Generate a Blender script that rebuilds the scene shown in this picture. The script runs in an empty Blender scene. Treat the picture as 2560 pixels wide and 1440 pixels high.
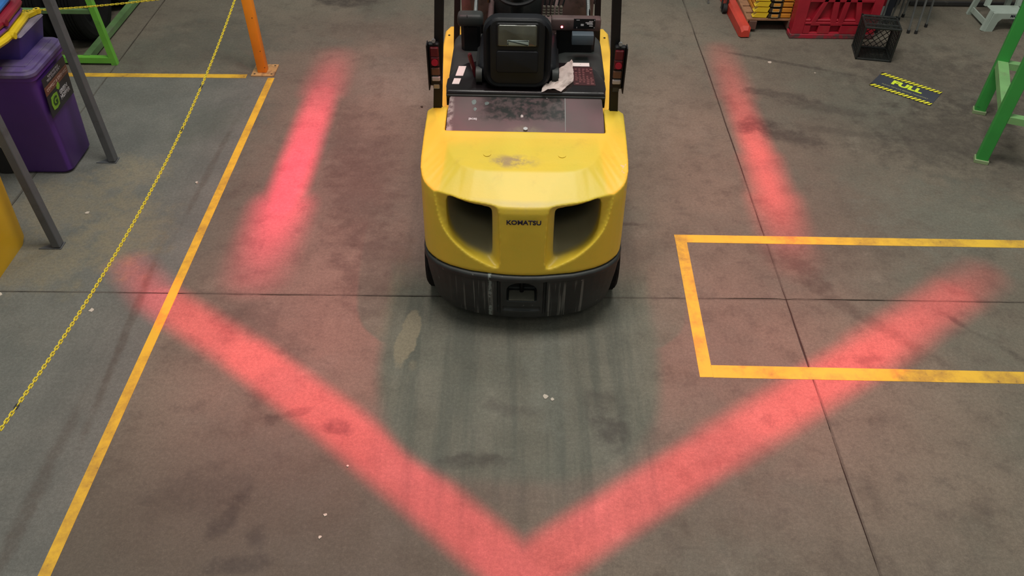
import bpy, bmesh, math, random
from mathutils import Vector, Matrix, noise
random.seed(7)
D = bpy.data
S = bpy.context.scene
C = S.collection
R = math.radians

# ------------------------------------------------------------------ camera
cam = D.objects.new('camera', D.cameras.new('camera')); C.objects.link(cam)
cam.data.sensor_width = 36.0
cam.data.lens = 36.0 * 2000.0 / 2560.0
pitch, roll, H = R(43.63), R(0.607), 3.4
cp, sp = math.cos(pitch), math.sin(pitch)
right = Vector((1, 0, 0)); up = Vector((0, sp, cp)); fwd = Vector((0, cp, -sp))
r2 = right * math.cos(roll) + up * math.sin(roll)
u2 = up * math.cos(roll) - right * math.sin(roll)
mw = Matrix((r2, u2, -fwd)).transposed().to_4x4(); mw.translation = (0, 0, H)
cam.matrix_world = mw
cam.data.clip_end = 100
S.camera = cam

# ------------------------------------------------------------------ world, hall lights, exposure
S.view_settings.view_transform = 'Standard'; S.view_settings.look = 'None'
S.view_settings.gamma = 1.0; S.view_settings.use_curve_mapping = False
S.view_settings.exposure = 0.0
w = D.worlds.new('hall'); S.world = w; w.use_nodes = True
w.node_tree.nodes['Background'].inputs[0].default_value = (0.93, 1.0, 0.93, 1)
w.node_tree.nodes['Background'].inputs[1].default_value = 0.24
def area(x, y, z, p, s=1.6, col=(1, 0.97, 0.90)):
    l = D.lights.new('high_bay_light', 'AREA'); l.energy = p; l.size = s; l.color = col
    o = D.objects.new('high_bay_light', l); o.location = (x, y, z); C.objects.link(o)
area(-0.8, 3.4, 7.5, 225); area(1.4, 3.9, 7.5, 225); area(0.2, -2.5, 7.5, 50); area(0.2, 7.0, 7.5, 115); area(-5.5, 3.0, 7.5, 30); area(6.0, 1.5, 7.5, 40)

# red projector lamps under the forklift's overhead guard: each throws a line of red light on the floor
class NT:
    def __init__(s, t): s.t = t
    def _in(s, n, i, v):
        if v is None: return
        if hasattr(v, 'is_output') or isinstance(v, bpy.types.NodeSocket): s.t.links.new(v, n.inputs[i])
        else: n.inputs[i].default_value = v
    def m(s, op, a, b=None, c=None, clamp=False):
        n = s.t.nodes.new('ShaderNodeMath'); n.operation = op; n.use_clamp = clamp
        s._in(n, 0, a); s._in(n, 1, b); s._in(n, 2, c); return n.outputs[0]
    def ss(s, x, lo, hi, to0=0.0, to1=1.0):
        n = s.t.nodes.new('ShaderNodeMapRange'); n.interpolation_type = 'SMOOTHSTEP'
        s._in(n, 0, x); n.inputs[1].default_value = lo; n.inputs[2].default_value = hi
        n.inputs[3].default_value = to0; n.inputs[4].default_value = to1
        return n.outputs[0]
    def sep(s, v):
        n = s.t.nodes.new('ShaderNodeSeparateXYZ'); s.t.links.new(v, n.inputs[0]); return n.outputs

def projector(loc, segs, spill, strength, color, name):
    """segs: (ax,ay,bx,by,halfwidth,soft,Ia,Ib); spill: (amount, cx, cy, rx, ry)"""
    l = D.lights.new(name, 'POINT'); l.energy = 100.0; l.shadow_soft_size = 0.015; l.color = color
    l.use_nodes = True; t = l.node_tree; n = NT(t)
    em = t.nodes['Emission']
    tc = t.nodes.new('ShaderNodeTexCoord')
    x, y, z = n.sep(tc.outputs['Normal'])
    az = n.m('MAXIMUM', n.m('MULTIPLY', z, -1.0), 0.02)
    hx = n.m('MULTIPLY_ADD', n.m('DIVIDE', x, az), loc[2], loc[0])
    hy = n.m('MULTIPLY_ADD', n.m('DIVIDE', y, az), loc[2], loc[1])
    tot = None
    for ax, ay, bx, by, hw, soft, Ia, Ib in segs:
        dx, dy = bx - ax, by - ay; L2 = dx * dx + dy * dy
        px = n.m('SUBTRACT', hx, ax); py = n.m('SUBTRACT', hy, ay)
        tt = n.m('DIVIDE', n.m('ADD', n.m('MULTIPLY', px, dx), n.m('MULTIPLY', py, dy)), L2)
        tt = n.m('MINIMUM', n.m('MAXIMUM', tt, 0.0), 1.0)
        ex = n.m('SUBTRACT', px, n.m('MULTIPLY', tt, dx)); ey = n.m('SUBTRACT', py, n.m('MULTIPLY', tt, dy))
        d = n.m('SQRT', n.m('ADD', n.m('MULTIPLY', ex, ex), n.m('MULTIPLY', ey, ey)))
        v = n.ss(d, max(0.0, hw - soft), hw + soft, 1.0, 0.0)
        v = n.m('MULTIPLY', v, n.m('MULTIPLY_ADD', tt, Ib - Ia, Ia))
        tot = v if tot is None else n.m('MAXIMUM', tot, v)
    for amt, cx, cy, rx, ry in spill:
        ux = n.m('DIVIDE', n.m('SUBTRACT', hx, cx), rx); uy = n.m('DIVIDE', n.m('SUBTRACT', hy, cy), ry)
        q = n.m('ADD', n.m('MULTIPLY', ux, ux), n.m('MULTIPLY', uy, uy))
        g = n.m('MULTIPLY', n.m('POWER', 2.718, n.m('MULTIPLY', q, -1.0)), amt)
        tot = n.m('ADD', tot, g)
    # unlit lobe on the floor behind the truck, masked into the lamp pattern
    ux = n.m('DIVIDE', n.m('SUBTRACT', hx, 0.045), 0.80); uy = n.m('DIVIDE', n.m('SUBTRACT', n.m('MINIMUM', hy, 3.15), 3.15), 0.98)
    q = n.m('ADD', n.m('POWER', n.m('ABSOLUTE', ux), 2.8), n.m('POWER', n.m('ABSOLUTE', uy), 2.8))
    lobe = n.m('MAXIMUM', n.ss(q, 0.80, 1.12, 0.0, 1.0), n.ss(hy, 3.5, 3.9, 0.0, 1.0))
    tot = n.m('MULTIPLY', tot, lobe)
    comp = n.m('DIVIDE', 1.0, n.m('POWER', az, 3.0))          # even brightness along the thrown line
    tot = n.m('MULTIPLY', tot, n.m('MINIMUM', comp, 60.0))
    down = n.m('LESS_THAN', z, -0.02)
    tot = n.m('MULTIPLY', n.m('MULTIPLY', tot, down), strength * loc[2] ** 2)
    t.links.new(tot, em.inputs['Strength'])
    o = D.objects.new(name, l); o.location = loc; C.objects.link(o)
    return o
RED = (1.0, 0.030, 0.125)
RED2 = (1.0, 0.05, 0.085)
GS = 1.0
projector((-0.50, 4.55, 2.02),
          [(-1.57, 6.5, -1.58, 5.9, 0.13, 0.13, 0.10, 0.40), (-1.58, 5.9, -1.585, 4.9, 0.12, 0.07, 0.42, 1.05), (-1.585, 4.9, -1.59, 4.35, 0.12, 0.07, 1.05, 0.95),
           (-1.59, 4.35, -1.60, 3.68, 0.15, 0.15, 0.95, 0.24)],
          [(0.10, -1.30, 4.5, 0.75, 1.6), (0.03, -1.2, 6.3, 0.9, 1.0)], GS * 2.8, RED, 'red_line_lamp')
projector((0.63, 4.55, 2.02),
          [(1.85, 6.7, 1.84, 5.9, 0.10, 0.12, 0.12, 0.42), (1.84, 5.9, 1.845, 5.0, 0.10, 0.08, 0.42, 0.90), (1.845, 5.0, 1.83, 4.5, 0.11, 0.11, 0.90, 0.85),
           (1.83, 4.5, 1.80, 3.85, 0.12, 0.14, 0.85, 0.12)],
          [(0.085, 1.60, 4.6, 0.8, 1.7), (0.05, 1.4, 3.2, 0.8, 0.9)], GS * 2.1, RED2, 'red_line_lamp')
projector((0.06, 3.75, 2.10),
          [(-2.40, 3.72, -2.15, 3.45, 0.10, 0.10, 0.20, 0.42), (-2.15, 3.45, -1.50, 3.00, 0.115, 0.07, 0.42, 0.55),
           (-1.50, 3.00, -0.90, 2.53, 0.125, 0.06, 0.55, 0.55), (-0.90, 2.53, 0.06, 1.70, 0.125, 0.06, 0.55, 0.46),
           (0.06, 1.70, 0.42, 1.96, 0.125, 0.06, 0.46, 0.47), (0.42, 1.96, 1.07, 2.40, 0.125, 0.06, 0.47, 0.52),
           (1.07, 2.40, 2.05, 3.06, 0.125, 0.08, 0.52, 0.58), (2.05, 3.06, 2.72, 3.55, 0.13, 0.10, 0.58, 0.40), (2.72, 3.55, 2.95, 3.72, 0.12, 0.12, 0.34, 0.16)],
          [(0.085, -1.05, 3.0, 0.75, 0.8), (0.050, 1.15, 2.9, 0.8, 0.7), (0.022, 0.0, 2.2, 1.9, 0.9)], GS * 2.85, (1.0, 0.030, 0.070), 'red_line_lamp')

# ------------------------------------------------------------------ materials
MATS = {}
def mat(name, col, rough=0.6, metal=0.0, var=0.12, vscale=6.0, bump=0.0, bscale=60.0, dirt=None, dscale=3.0, dlo=0.55, dhi=0.75,
        emit=None, alpha=None, spec=0.5, coat=0.0):
    m = D.materials.new(name); m.use_nodes = True; t = m.node_tree; b = t.nodes['Principled BSDF']
    tc = t.nodes.new('ShaderNodeTexCoord')
    no = t.nodes.new('ShaderNodeTexNoise'); no.inputs['Scale'].default_value = vscale; no.inputs['Detail'].default_value = 5
    t.links.new(tc.outputs['Object'], no.inputs['Vector'])
    mx = t.nodes.new('ShaderNodeMix'); mx.data_type = 'RGBA'
    a = [max(0, c * (1 - var)) for c in col] + [1]; bb = [min(1, c * (1 + var)) for c in col] + [1]
    mx.inputs[6].default_value = a; mx.inputs[7].default_value = bb
    mr = t.nodes.new('ShaderNodeMapRange'); mr.inputs[1].default_value = 0.3; mr.inputs[2].default_value = 0.7
    t.links.new(no.outputs[0], mr.inputs[0]); t.links.new(mr.outputs[0], mx.inputs[0])
    out = mx.outputs[2]
    if dirt:
        n2 = t.nodes.new('ShaderNodeTexNoise'); n2.inputs['Scale'].default_value = dscale; n2.inputs['Detail'].default_value = 9; n2.inputs['Roughness'].default_value = 0.65
        t.links.new(tc.outputs['Object'], n2.inputs['Vector'])
        m2 = t.nodes.new('ShaderNodeMix'); m2.data_type = 'RGBA'; m2.inputs[7].default_value = (*dirt, 1)
        r2_ = t.nodes.new('ShaderNodeMapRange'); r2_.inputs[1].default_value = dlo; r2_.inputs[2].default_value = dhi
        t.links.new(n2.outputs[0], r2_.inputs[0]); t.links.new(r2_.outputs[0], m2.inputs[0]); t.links.new(out, m2.inputs[6]); out = m2.outputs[2]
    t.links.new(out, b.inputs['Base Color'])
    b.inputs['Roughness'].default_value = rough; b.inputs['Metallic'].default_value = metal
    b.inputs['Specular IOR Level'].default_value = spec; b.inputs['Coat Weight'].default_value = coat
    if bump:
        nb = t.nodes.new('ShaderNodeTexNoise'); nb.inputs['Scale'].default_value = bscale; nb.inputs['Detail'].default_value = 3
        t.links.new(tc.outputs['Object'], nb.inputs['Vector'])
        bp = t.nodes.new('ShaderNodeBump'); bp.inputs['Strength'].default_value = bump; bp.inputs['Distance'].default_value = 0.01
        t.links.new(nb.outputs[0], bp.inputs['Height']); t.links.new(bp.outputs[0], b.inputs['Normal'])
    if emit:
        b.inputs['Emission Color'].default_value = (*emit[:3], 1); b.inputs['Emission Strength'].default_value = emit[3]
    if alpha is not None: b.inputs['Alpha'].default_value = alpha
    return m

def floor_material():
    m = D.materials.new('worn_concrete'); m.use_nodes = True; t = m.node_tree; n = NT(t); b = t.nodes['Principled BSDF']
    tc = t.nodes.new('ShaderNodeTexCoord'); P = tc.outputs['Object']; X, Y, Z = n.sep(P)
    def nz(scale, detail=6, rough=0.6, vec=P, out=0):
        q = t.nodes.new('ShaderNodeTexNoise'); q.inputs['Scale'].default_value = scale; q.inputs['Detail'].default_value = detail
        q.inputs['Roughness'].default_value = rough; t.links.new(vec, q.inputs['Vector']); return q.outputs[out]
    def mix(f, a, c, blend='MIX'):
        q = t.nodes.new('ShaderNodeMix'); q.data_type = 'RGBA'; q.blend_type = blend
        n._in(q, 0, f)
        for i, v in ((6, a), (7, c)):
            if isinstance(v, tuple): q.inputs[i].default_value = (*v, 1)
            else: t.links.new(v, q.inputs[i])
        return q.outputs[2]
    n1 = nz(0.55, 7); n2 = nz(3.2, 7, 0.65); n3 = nz(55, 3, 0.7); n4 = nz(1.3, 5); n5 = nz(14, 6, 0.7)
    n6 = nz(150, 2, 0.6)
    base = mix(n.ss(n1, 0.36, 0.64), (0.143, 0.120, 0.092), (0.100, 0.087, 0.068))
    base = mix(n.ss(n4, 0.45, 0.70, 0, 0.55), base, (0.093, 0.098, 0.078))
    base = mix(n.ss(n2, 0.50, 0.75, 0, 0.60), base, (0.065, 0.052, 0.042))
    base = mix(n.ss(n2, 0.28, 0.42, 0.35, 0), base, (0.185, 0.165, 0.130))
    n7 = nz(7.5, 8, 0.72)
    base = mix(n.ss(n7, 0.50, 0.68, 0, 0.42), base, (0.062, 0.050, 0.042))
    base = mix(n.ss(n7, 0.30, 0.44, 0.30, 0), base, (0.17, 0.15, 0.122))
    # broad tone: browner at the near left, greener to the right
    base = mix(n.m('MULTIPLY', n.ss(Y, 2.9, 1.9), n.ss(X, 0.6, -0.5, 0, 0.75)), base, (0.080, 0.064, 0.050))
    # grey painted walkway on the left
    wob = n.m('MULTIPLY_ADD', n5, 0.10, -0.05)
    walk = n.m('MULTIPLY', n.ss(n.m('ADD', X, wob), -2.04, -2.09), n.ss(n.m('ADD', Y, wob), 6.16, 6.08))
    walkc = mix(n.ss(n2, 0.35, 0.7), (0.098, 0.101, 0.092), (0.128, 0.128, 0.115))
    base = mix(n.m('MULTIPLY', walk, n.ss(n4, 0.25, 0.5, 0.75, 0.95)), base, walkc)
    # streaks left by tyres behind and beside the truck
    mp = t.nodes.new('ShaderNodeMapping'); mp.inputs['Scale'].default_value = (9.0, 0.55, 1); t.links.new(P, mp.inputs['Vector'])
    st = nz(1.0, 6, 0.6, mp.outputs[0])
    ax = n.m('ABSOLUTE', n.m('SUBTRACT', X, 0.04))
    zone = n.m('MULTIPLY', n.ss(ax, 0.62, 0.82, 1, 0), n.ss(Y, 1.6, 2.4))
    base = mix(n.m('MULTIPLY', n.ss(st, 0.42, 0.62), n.m('MULTIPLY', zone, 0.62)), base, (0.036, 0.037, 0.031))
    base = mix(n.m('MULTIPLY', zone, 0.35), base, (0.105, 0.112, 0.092))  # greener tint painted in where the red spill does not fall
    # individual stains and dark stripes (x, y, rx, ry, angle, raggedness, colour, amount)
    dk = (0.038, 0.030, 0.026); br = (0.060, 0.045, 0.036); be = (0.165, 0.137, 0.095); pal = (0.20, 0.18, 0.145)
    stains = [
        (1.90, 5.46, .18, .16, 0, .5, dk, .85), (2.12, 5.30, .34, .12, -.35, .8, dk, .75), (2.50, 5.72, .45, .10, -.35, .9, dk, .55),
        (2.15, 5.95, .38, .06, -.3, .9, dk, .6), (2.3, 6.50, .62, .028, -.37, .5, dk, .75), (2.62, 5.35, .50, .07, -.2, .9, dk, .4),
        (1.83, 3.80, .15, .20, .5, .9, br, .75), (2.1, 3.35, .06, .45, .75, .7, br, .55), (2.65, 3.30, .03, .12, .7, .8, dk, .7),
        (2.95, 2.96, .035, .35, .7, .8, dk, .6), (0.53, 2.50, .11, .12, 0, .8, dk, .75), (0.50, 2.68, .13, .10, 0, .8, dk, .5),
        (-1.33, 1.99, .055, .14, -.45, .7, dk, .75), (-1.17, 1.88, .055, .07, 0, .7, dk, .6), (-1.22, 1.74, .17, .05, .1, .7, dk, .7),
        (-1.50, 2.12, .30, .15, .3, .9, dk, .4), (-1.25, 2.54, .07, .05, 0, .9, dk, .8), (-1.12, 2.60, .10, .03, .4, .9, dk, .5),
        (-0.90, 2.50, .09, .05, -.3, .8, dk, .8), (-1.66, 7.62, .32, .16, 0, .6, dk, .85), (-0.19, 2.31, .20, .05, 0, .8, dk, .7),
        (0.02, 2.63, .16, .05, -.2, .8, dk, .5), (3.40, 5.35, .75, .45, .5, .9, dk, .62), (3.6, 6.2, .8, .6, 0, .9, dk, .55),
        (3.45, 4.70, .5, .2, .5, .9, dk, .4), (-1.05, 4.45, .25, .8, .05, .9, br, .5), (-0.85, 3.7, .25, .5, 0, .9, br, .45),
        (-1.3, 5.3, .15, .8, .1, .9, br, .4), (-1.5, 3.25, .5, .12, -.6, .9, dk, .35),
        (-2.20, 4.8, .028, .9, -.02, .5, br, .5), (-2.235, 3.2, .030, .9, .06, .5, br, .6), (-2.29, 2.0, .045, .7, .0, .5, br, .5),  # narrow dark stripes along the floor beneath the chain
        (-0.60, 3.13, .065, .22, -.12, .35, be, .95), (-0.72, 3.55, .05, .45, -.1, .8, be, .35), (-0.55, 2.93, .03, .05, 0, .5, be, .5),
        (-2.55, 4.05, .32, .42, .2, .75, (.170, .145, .100), .85), (-2.75, 4.75, .28, .22, 0, .75, (.180, .155, .110), .9),
        (-3.05, 3.75, .5, .30, 0, .8, (.160, .140, .098), .8), (-3.1, 4.35, .45, .35, 0, .8, (.155, .134, .095), .8),
        (-2.35, 5.4, .45, .25, .6, .9, (.075, .085, .070), .5), (-2.70, 6.75, .6, .5, 0, .9, (.07, .07, .058), .5),
        (0.62, 4.20, .30, .02, 0, .6, dk, .6), (0.95, 5.4, .45, .5, 0, .9, pal, .3), (-0.9, 6.1, .5, .4, 0, .9, pal, .3),
        (3.0, 4.3, .7, .5, 0, .9, (.125, .128, .104), .5), (0.2, 2.95, .14, .5, 0, .7, (.125, .125, .105), .5),
    ]
    dn = t.nodes.new('ShaderNodeTexNoise'); dn.inputs['Scale'].default_value = 6.5; dn.inputs['Detail'].default_value = 8; dn.inputs['Roughness'].default_value = 0.66
    t.links.new(P, dn.inputs['Vector']); dd = n.m('SUBTRACT', dn.outputs[0], 0.5)
    sp_ = n.ss(n5, 0.30, 0.62, 0.45, 1.0)
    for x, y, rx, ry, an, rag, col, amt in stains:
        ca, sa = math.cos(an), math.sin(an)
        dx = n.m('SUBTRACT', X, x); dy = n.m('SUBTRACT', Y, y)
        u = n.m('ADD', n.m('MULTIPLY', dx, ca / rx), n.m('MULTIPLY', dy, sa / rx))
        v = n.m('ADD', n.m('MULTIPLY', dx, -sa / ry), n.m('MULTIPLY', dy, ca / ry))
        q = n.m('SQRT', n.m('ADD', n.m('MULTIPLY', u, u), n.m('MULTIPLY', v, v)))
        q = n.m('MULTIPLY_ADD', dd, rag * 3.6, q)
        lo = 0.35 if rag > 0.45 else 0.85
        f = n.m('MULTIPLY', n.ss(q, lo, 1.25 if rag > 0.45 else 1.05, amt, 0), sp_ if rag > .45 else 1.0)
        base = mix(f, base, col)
    # dirt along the slab joints
    for Q, c in ((X, 1.67), (X, -3.44), (Y, 3.49)):
        d = n.m('ABSOLUTE', n.m('SUBTRACT', n.m('MULTIPLY_ADD', n5, 0.01, Q), c + 0.005))
        base = mix(n.ss(d, 0.002, 0.012, 0.55, 0), base, (0.045, 0.035, 0.028))
    base = mix(1.0, base, (1.42, 1.42, 1.42), 'MULTIPLY')
    # speckle
    base = mix(n.ss(n3, 0.35, 0.65, 0.22, 0), base, (0.04, 0.035, 0.03))
    base = mix(n.ss(n3, 0.60, 0.80, 0, 0.30), base, (0.26, 0.24, 0.20))
    base = mix(n.ss(n6, 0.30, 0.70, 0.25, 0), base, (0.05, 0.045, 0.038))
    base = mix(n.ss(n5, 0.69, 0.76, 0, 0.5), base, (0.045, 0.036, 0.03))
    t.links.new(base, b.inputs['Base Color'])
    t.links.new(n.ss(n2, 0.3, 0.7, 0.62, 0.85), b.inputs['Roughness'])
    b.inputs['Specular IOR Level'].default_value = 0.25
    bp = t.nodes.new('ShaderNodeBump'); bp.inputs['Strength'].default_value = 0.12; bp.inputs['Distance'].default_value = 0.004
    t.links.new(n3, bp.inputs['Height']); t.links.new(bp.outputs[0], b.inputs['Normal'])
    return m

def line_paint(col):
    """yellow floor paint, worn through to bare concrete"""
    m = D.materials.new('floor_paint'); m.use_nodes = True; t = m.node_tree; n = NT(t); b = t.nodes['Principled BSDF']
    tc = t.nodes.new('ShaderNodeTexCoord'); P = tc.outputs['Object']
    def nz(s, d, r=0.65):
        q = t.nodes.new('ShaderNodeTexNoise'); q.inputs['Scale'].default_value = s; q.inputs['Detail'].default_value = d; q.inputs['Roughness'].default_value = r
        t.links.new(P, q.inputs['Vector']); return q.outputs[0]
    a, c, e = nz(4, 9, .7), nz(30, 5, .7), nz(1.5, 4)
    mx = t.nodes.new('ShaderNodeMix'); mx.data_type = 'RGBA'; mx.inputs[6].default_value = (*col, 1); mx.inputs[7].default_value = (col[0] * .62, col[1] * .58, col[2] * 1.1, 1)
    t.links.new(n.ss(a, .40, .66), mx.inputs[0])
    m2 = t.nodes.new('ShaderNodeMix'); m2.data_type = 'RGBA'; m2.inputs[7].default_value = (.12, .085, .05, 1)
    t.links.new(mx.outputs[2], m2.inputs[6])
    w_ = n.m('MULTIPLY_ADD', a, .6, n.m('MULTIPLY', c, .55))
    t.links.new(n.ss(w_, .66, .76, 0, .85), m2.inputs[0])
    t.links.new(m2.outputs[2], b.inputs['Base Color']); b.inputs['Roughness'].default_value = .6; b.inputs['Specular IOR Level'].default_value = .3
    return m

def yellow_cast():
    m = D.materials.new('yellow_cast_paint'); m.use_nodes = True; t = m.node_tree; n = NT(t); b = t.nodes['Principled BSDF']
    tc = t.nodes.new('ShaderNodeTexCoord'); P = tc.outputs['Object']; X, Y, Z = n.sep(P)
    def nz(s, d, r=0.6):
        q = t.nodes.new('ShaderNodeTexNoise'); q.inputs['Scale'].default_value = s; q.inputs['Detail'].default_value = d; q.inputs['Roughness'].default_value = r
        t.links.new(P, q.inputs['Vector']); return q.outputs[0]
    def mix(f, a, c):
        q = t.nodes.new('ShaderNodeMix'); q.data_type = 'RGBA'; n._in(q, 0, f)
        for i, v in ((6, a), (7, c)):
            if isinstance(v, tuple): q.inputs[i].default_value = (*v, 1)
            else: t.links.new(v, q.inputs[i])
        return q.outputs[2]
    a, c, f = nz(3, 6), nz(22, 6, .7), nz(9, 8, .7)
    col = mix(n.ss(a, .35, .65), (.68, .47, .040), (.62, .46, .042))
    col = mix(n.ss(f, .55, .78, 0, .35), col, (.42, .27, .03))
    # rubbed patch on the top and chipped edges
    d = n.m('SQRT', n.m('ADD', n.m('POWER', n.m('DIVIDE', n.m('ADD', X, .07), .16), 2), n.m('POWER', n.m('DIVIDE', n.m('SUBTRACT', Y, .33), .06), 2)))
    col = mix(n.m('MULTIPLY', n.ss(d, .3, 1.2, 1, 0), n.ss(f, .42, .60)), col, (.33, .22, .10))
    e = n.m('MULTIPLY', n.ss(X, .47, .53), n.ss(c, .60, .66))
    e = n.m('MULTIPLY', e, n.ss(Z, .70, .80)); e = n.m('MULTIPLY', e, n.ss(Y, .45, .30))
    col = mix(n.m('MULTIPLY', e, .9), col, (.55, .42, .40))
    # dust caked inside the exhaust scoops, colour darkening with depth
    inn = n.m('SUBTRACT', Y, n.m('MULTIPLY_ADD', n.m('MULTIPLY', X, X), .75, .055))
    inn0 = inn
    inn = n.m('MULTIPLY', n.ss(n.m('MULTIPLY_ADD', c, .03, inn), -.005, .070), n.ss(Z, .885, .865))
    inn = n.m('MULTIPLY', inn, n.ss(n.m('ABSOLUTE', X), .475, .44))
    col = mix(inn, col, mix(n.ss(inn0, .16, .50), (.34, .30, .18), (.055, .060, .050)))
    t.links.new(col, b.inputs['Base Color']); b.inputs['Roughness'].default_value = .42; b.inputs['Specular IOR Level'].default_value = .4
    bp = t.nodes.new('ShaderNodeBump'); bp.inputs['Strength'].default_value = .10; bp.inputs['Distance'].default_value = .004
    t.links.new(nz(70, 3), bp.inputs['Height']); t.links.new(bp.outputs[0], b.inputs['Normal'])
    return m

def bumper_material():
    m = D.materials.new('scuffed_black_cast'); m.use_nodes = True; t = m.node_tree; n = NT(t); b = t.nodes['Principled BSDF']
    tc = t.nodes.new('ShaderNodeTexCoord'); P = tc.outputs['Object']; X, Y, Z = n.sep(P)
    mp = t.nodes.new('ShaderNodeMapping'); mp.inputs['Scale'].default_value = (55, 2, 2.0); t.links.new(P, mp.inputs['Vector'])
    q = t.nodes.new('ShaderNodeTexNoise'); q.inputs['Scale'].default_value = 1; q.inputs['Detail'].default_value = 5; t.links.new(mp.outputs[0], q.inputs['Vector'])
    z2 = t.nodes.new('ShaderNodeTexNoise'); z2.inputs['Scale'].default_value = 5; z2.inputs['Detail'].default_value = 6; t.links.new(P, z2.inputs['Vector'])
    z3 = t.nodes.new('ShaderNodeTexNoise'); z3.inputs['Scale'].default_value = 40; z3.inputs['Detail'].default_value = 4; t.links.new(P, z3.inputs['Vector'])
    def mix(f, a, c):
        k = t.nodes.new('ShaderNodeMix'); k.data_type = 'RGBA'; n._in(k, 0, f)
        for i, v in ((6, a), (7, c)):
            if isinstance(v, tuple): k.inputs[i].default_value = (*v, 1)
            else: t.links.new(v, k.inputs[i])
        return k.outputs[2]
    col = mix(n.ss(z2.outputs[0], .35, .65), (.010, .0115, .011), (.022, .025, .024))
    side = n.m('MULTIPLY', n.ss(n.m('ABSOLUTE', X), .13, .15), n.ss(n.m('ABSOLUTE', X), .42, .34))
    scr = n.m('MULTIPLY', n.ss(q.outputs[0], .55, .66), n.ss(Z, .40, .36))
    col = mix(n.m('MULTIPLY', n.m('MULTIPLY', scr, side), .55), col, (.20, .20, .18))
    # one strong pale drip left of the centre panel
    dx = n.m('ABSOLUTE', n.m('ADD', n.m('MULTIPLY_ADD', z3.outputs[0], .02, X), .165))
    col = mix(n.m('MULTIPLY', n.ss(dx, .004, .012, .7, 0), n.ss(z3.outputs[0], .45, .52)), col, (.26, .30, .28))
    col = mix(n.ss(z3.outputs[0], .70, .74, 0, .6), col, (.20, .20, .18))
    t.links.new(col, b.inputs['Base Color']); b.inputs['Roughness'].default_value = .55
    return m

def mottled_cover():
    m = D.materials.new('dirty_clear_film'); m.use_nodes = True; t = m.node_tree; n = NT(t); b = t.nodes['Principled BSDF']
    tc = t.nodes.new('ShaderNodeTexCoord'); P = tc.outputs['Object']; X, Y, Z = n.sep(P)
    def nz(s, d, r=0.6):
        q = t.nodes.new('ShaderNodeTexNoise'); q.inputs['Scale'].default_value = s; q.inputs['Detail'].default_value = d; q.inputs['Roughness'].default_value = r
        t.links.new(P, q.inputs['Vector']); return q.outputs[0]
    a, c = nz(26, 6), nz(5, 4)
    def mix(f, a, c):
        k = t.nodes.new('ShaderNodeMix'); k.data_type = 'RGBA'; n._in(k, 0, f)
        for i, v in ((6, a), (7, c)):
            if isinstance(v, tuple): k.inputs[i].default_value = (*v, 1)
            else: t.links.new(v, k.inputs[i])
        return k.outputs[2]
    col = mix(n.ss(c, .3, .7), (.120, .070, .076), (.095, .070, .070))
    blk = n.m('MULTIPLY', n.ss(X, -.33, -.16), n.ss(X, .222, .218))
    edge = n.m('MULTIPLY_ADD', n.m('MULTIPLY', X, X), -1.6, .70)
    blk = n.m('MULTIPLY', blk, n.ss(n.m('ADD', n.m('MULTIPLY_ADD', a, .12, Y), -.06), .655, .685))
    col = mix(n.m('MULTIPLY', blk, n.ss(a, .62, .40, .35, 1.0)), col, (.018, .020, .019))
    col = mix(n.m('MULTIPLY', n.ss(X, -.395, -.42), n.ss(a, .40, .60)), col, (.30, .26, .25))
    d = n.m('SQRT', n.m('ADD', n.m('POWER', n.m('DIVIDE', X, .12), 2), n.m('POWER', n.m('DIVIDE', n.m('SUBTRACT', Y, .57), .07), 2)))
    col = mix(n.m('MULTIPLY', n.ss(d, .5, 1.1, .7, 0), n.ss(a, .35, .6)), col, (.17, .14, .10))
    t.links.new(col, b.inputs['Base Color']); b.inputs['Roughness'].default_value = .40; b.inputs['Specular IOR Level'].default_value = .18
    return m

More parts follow.
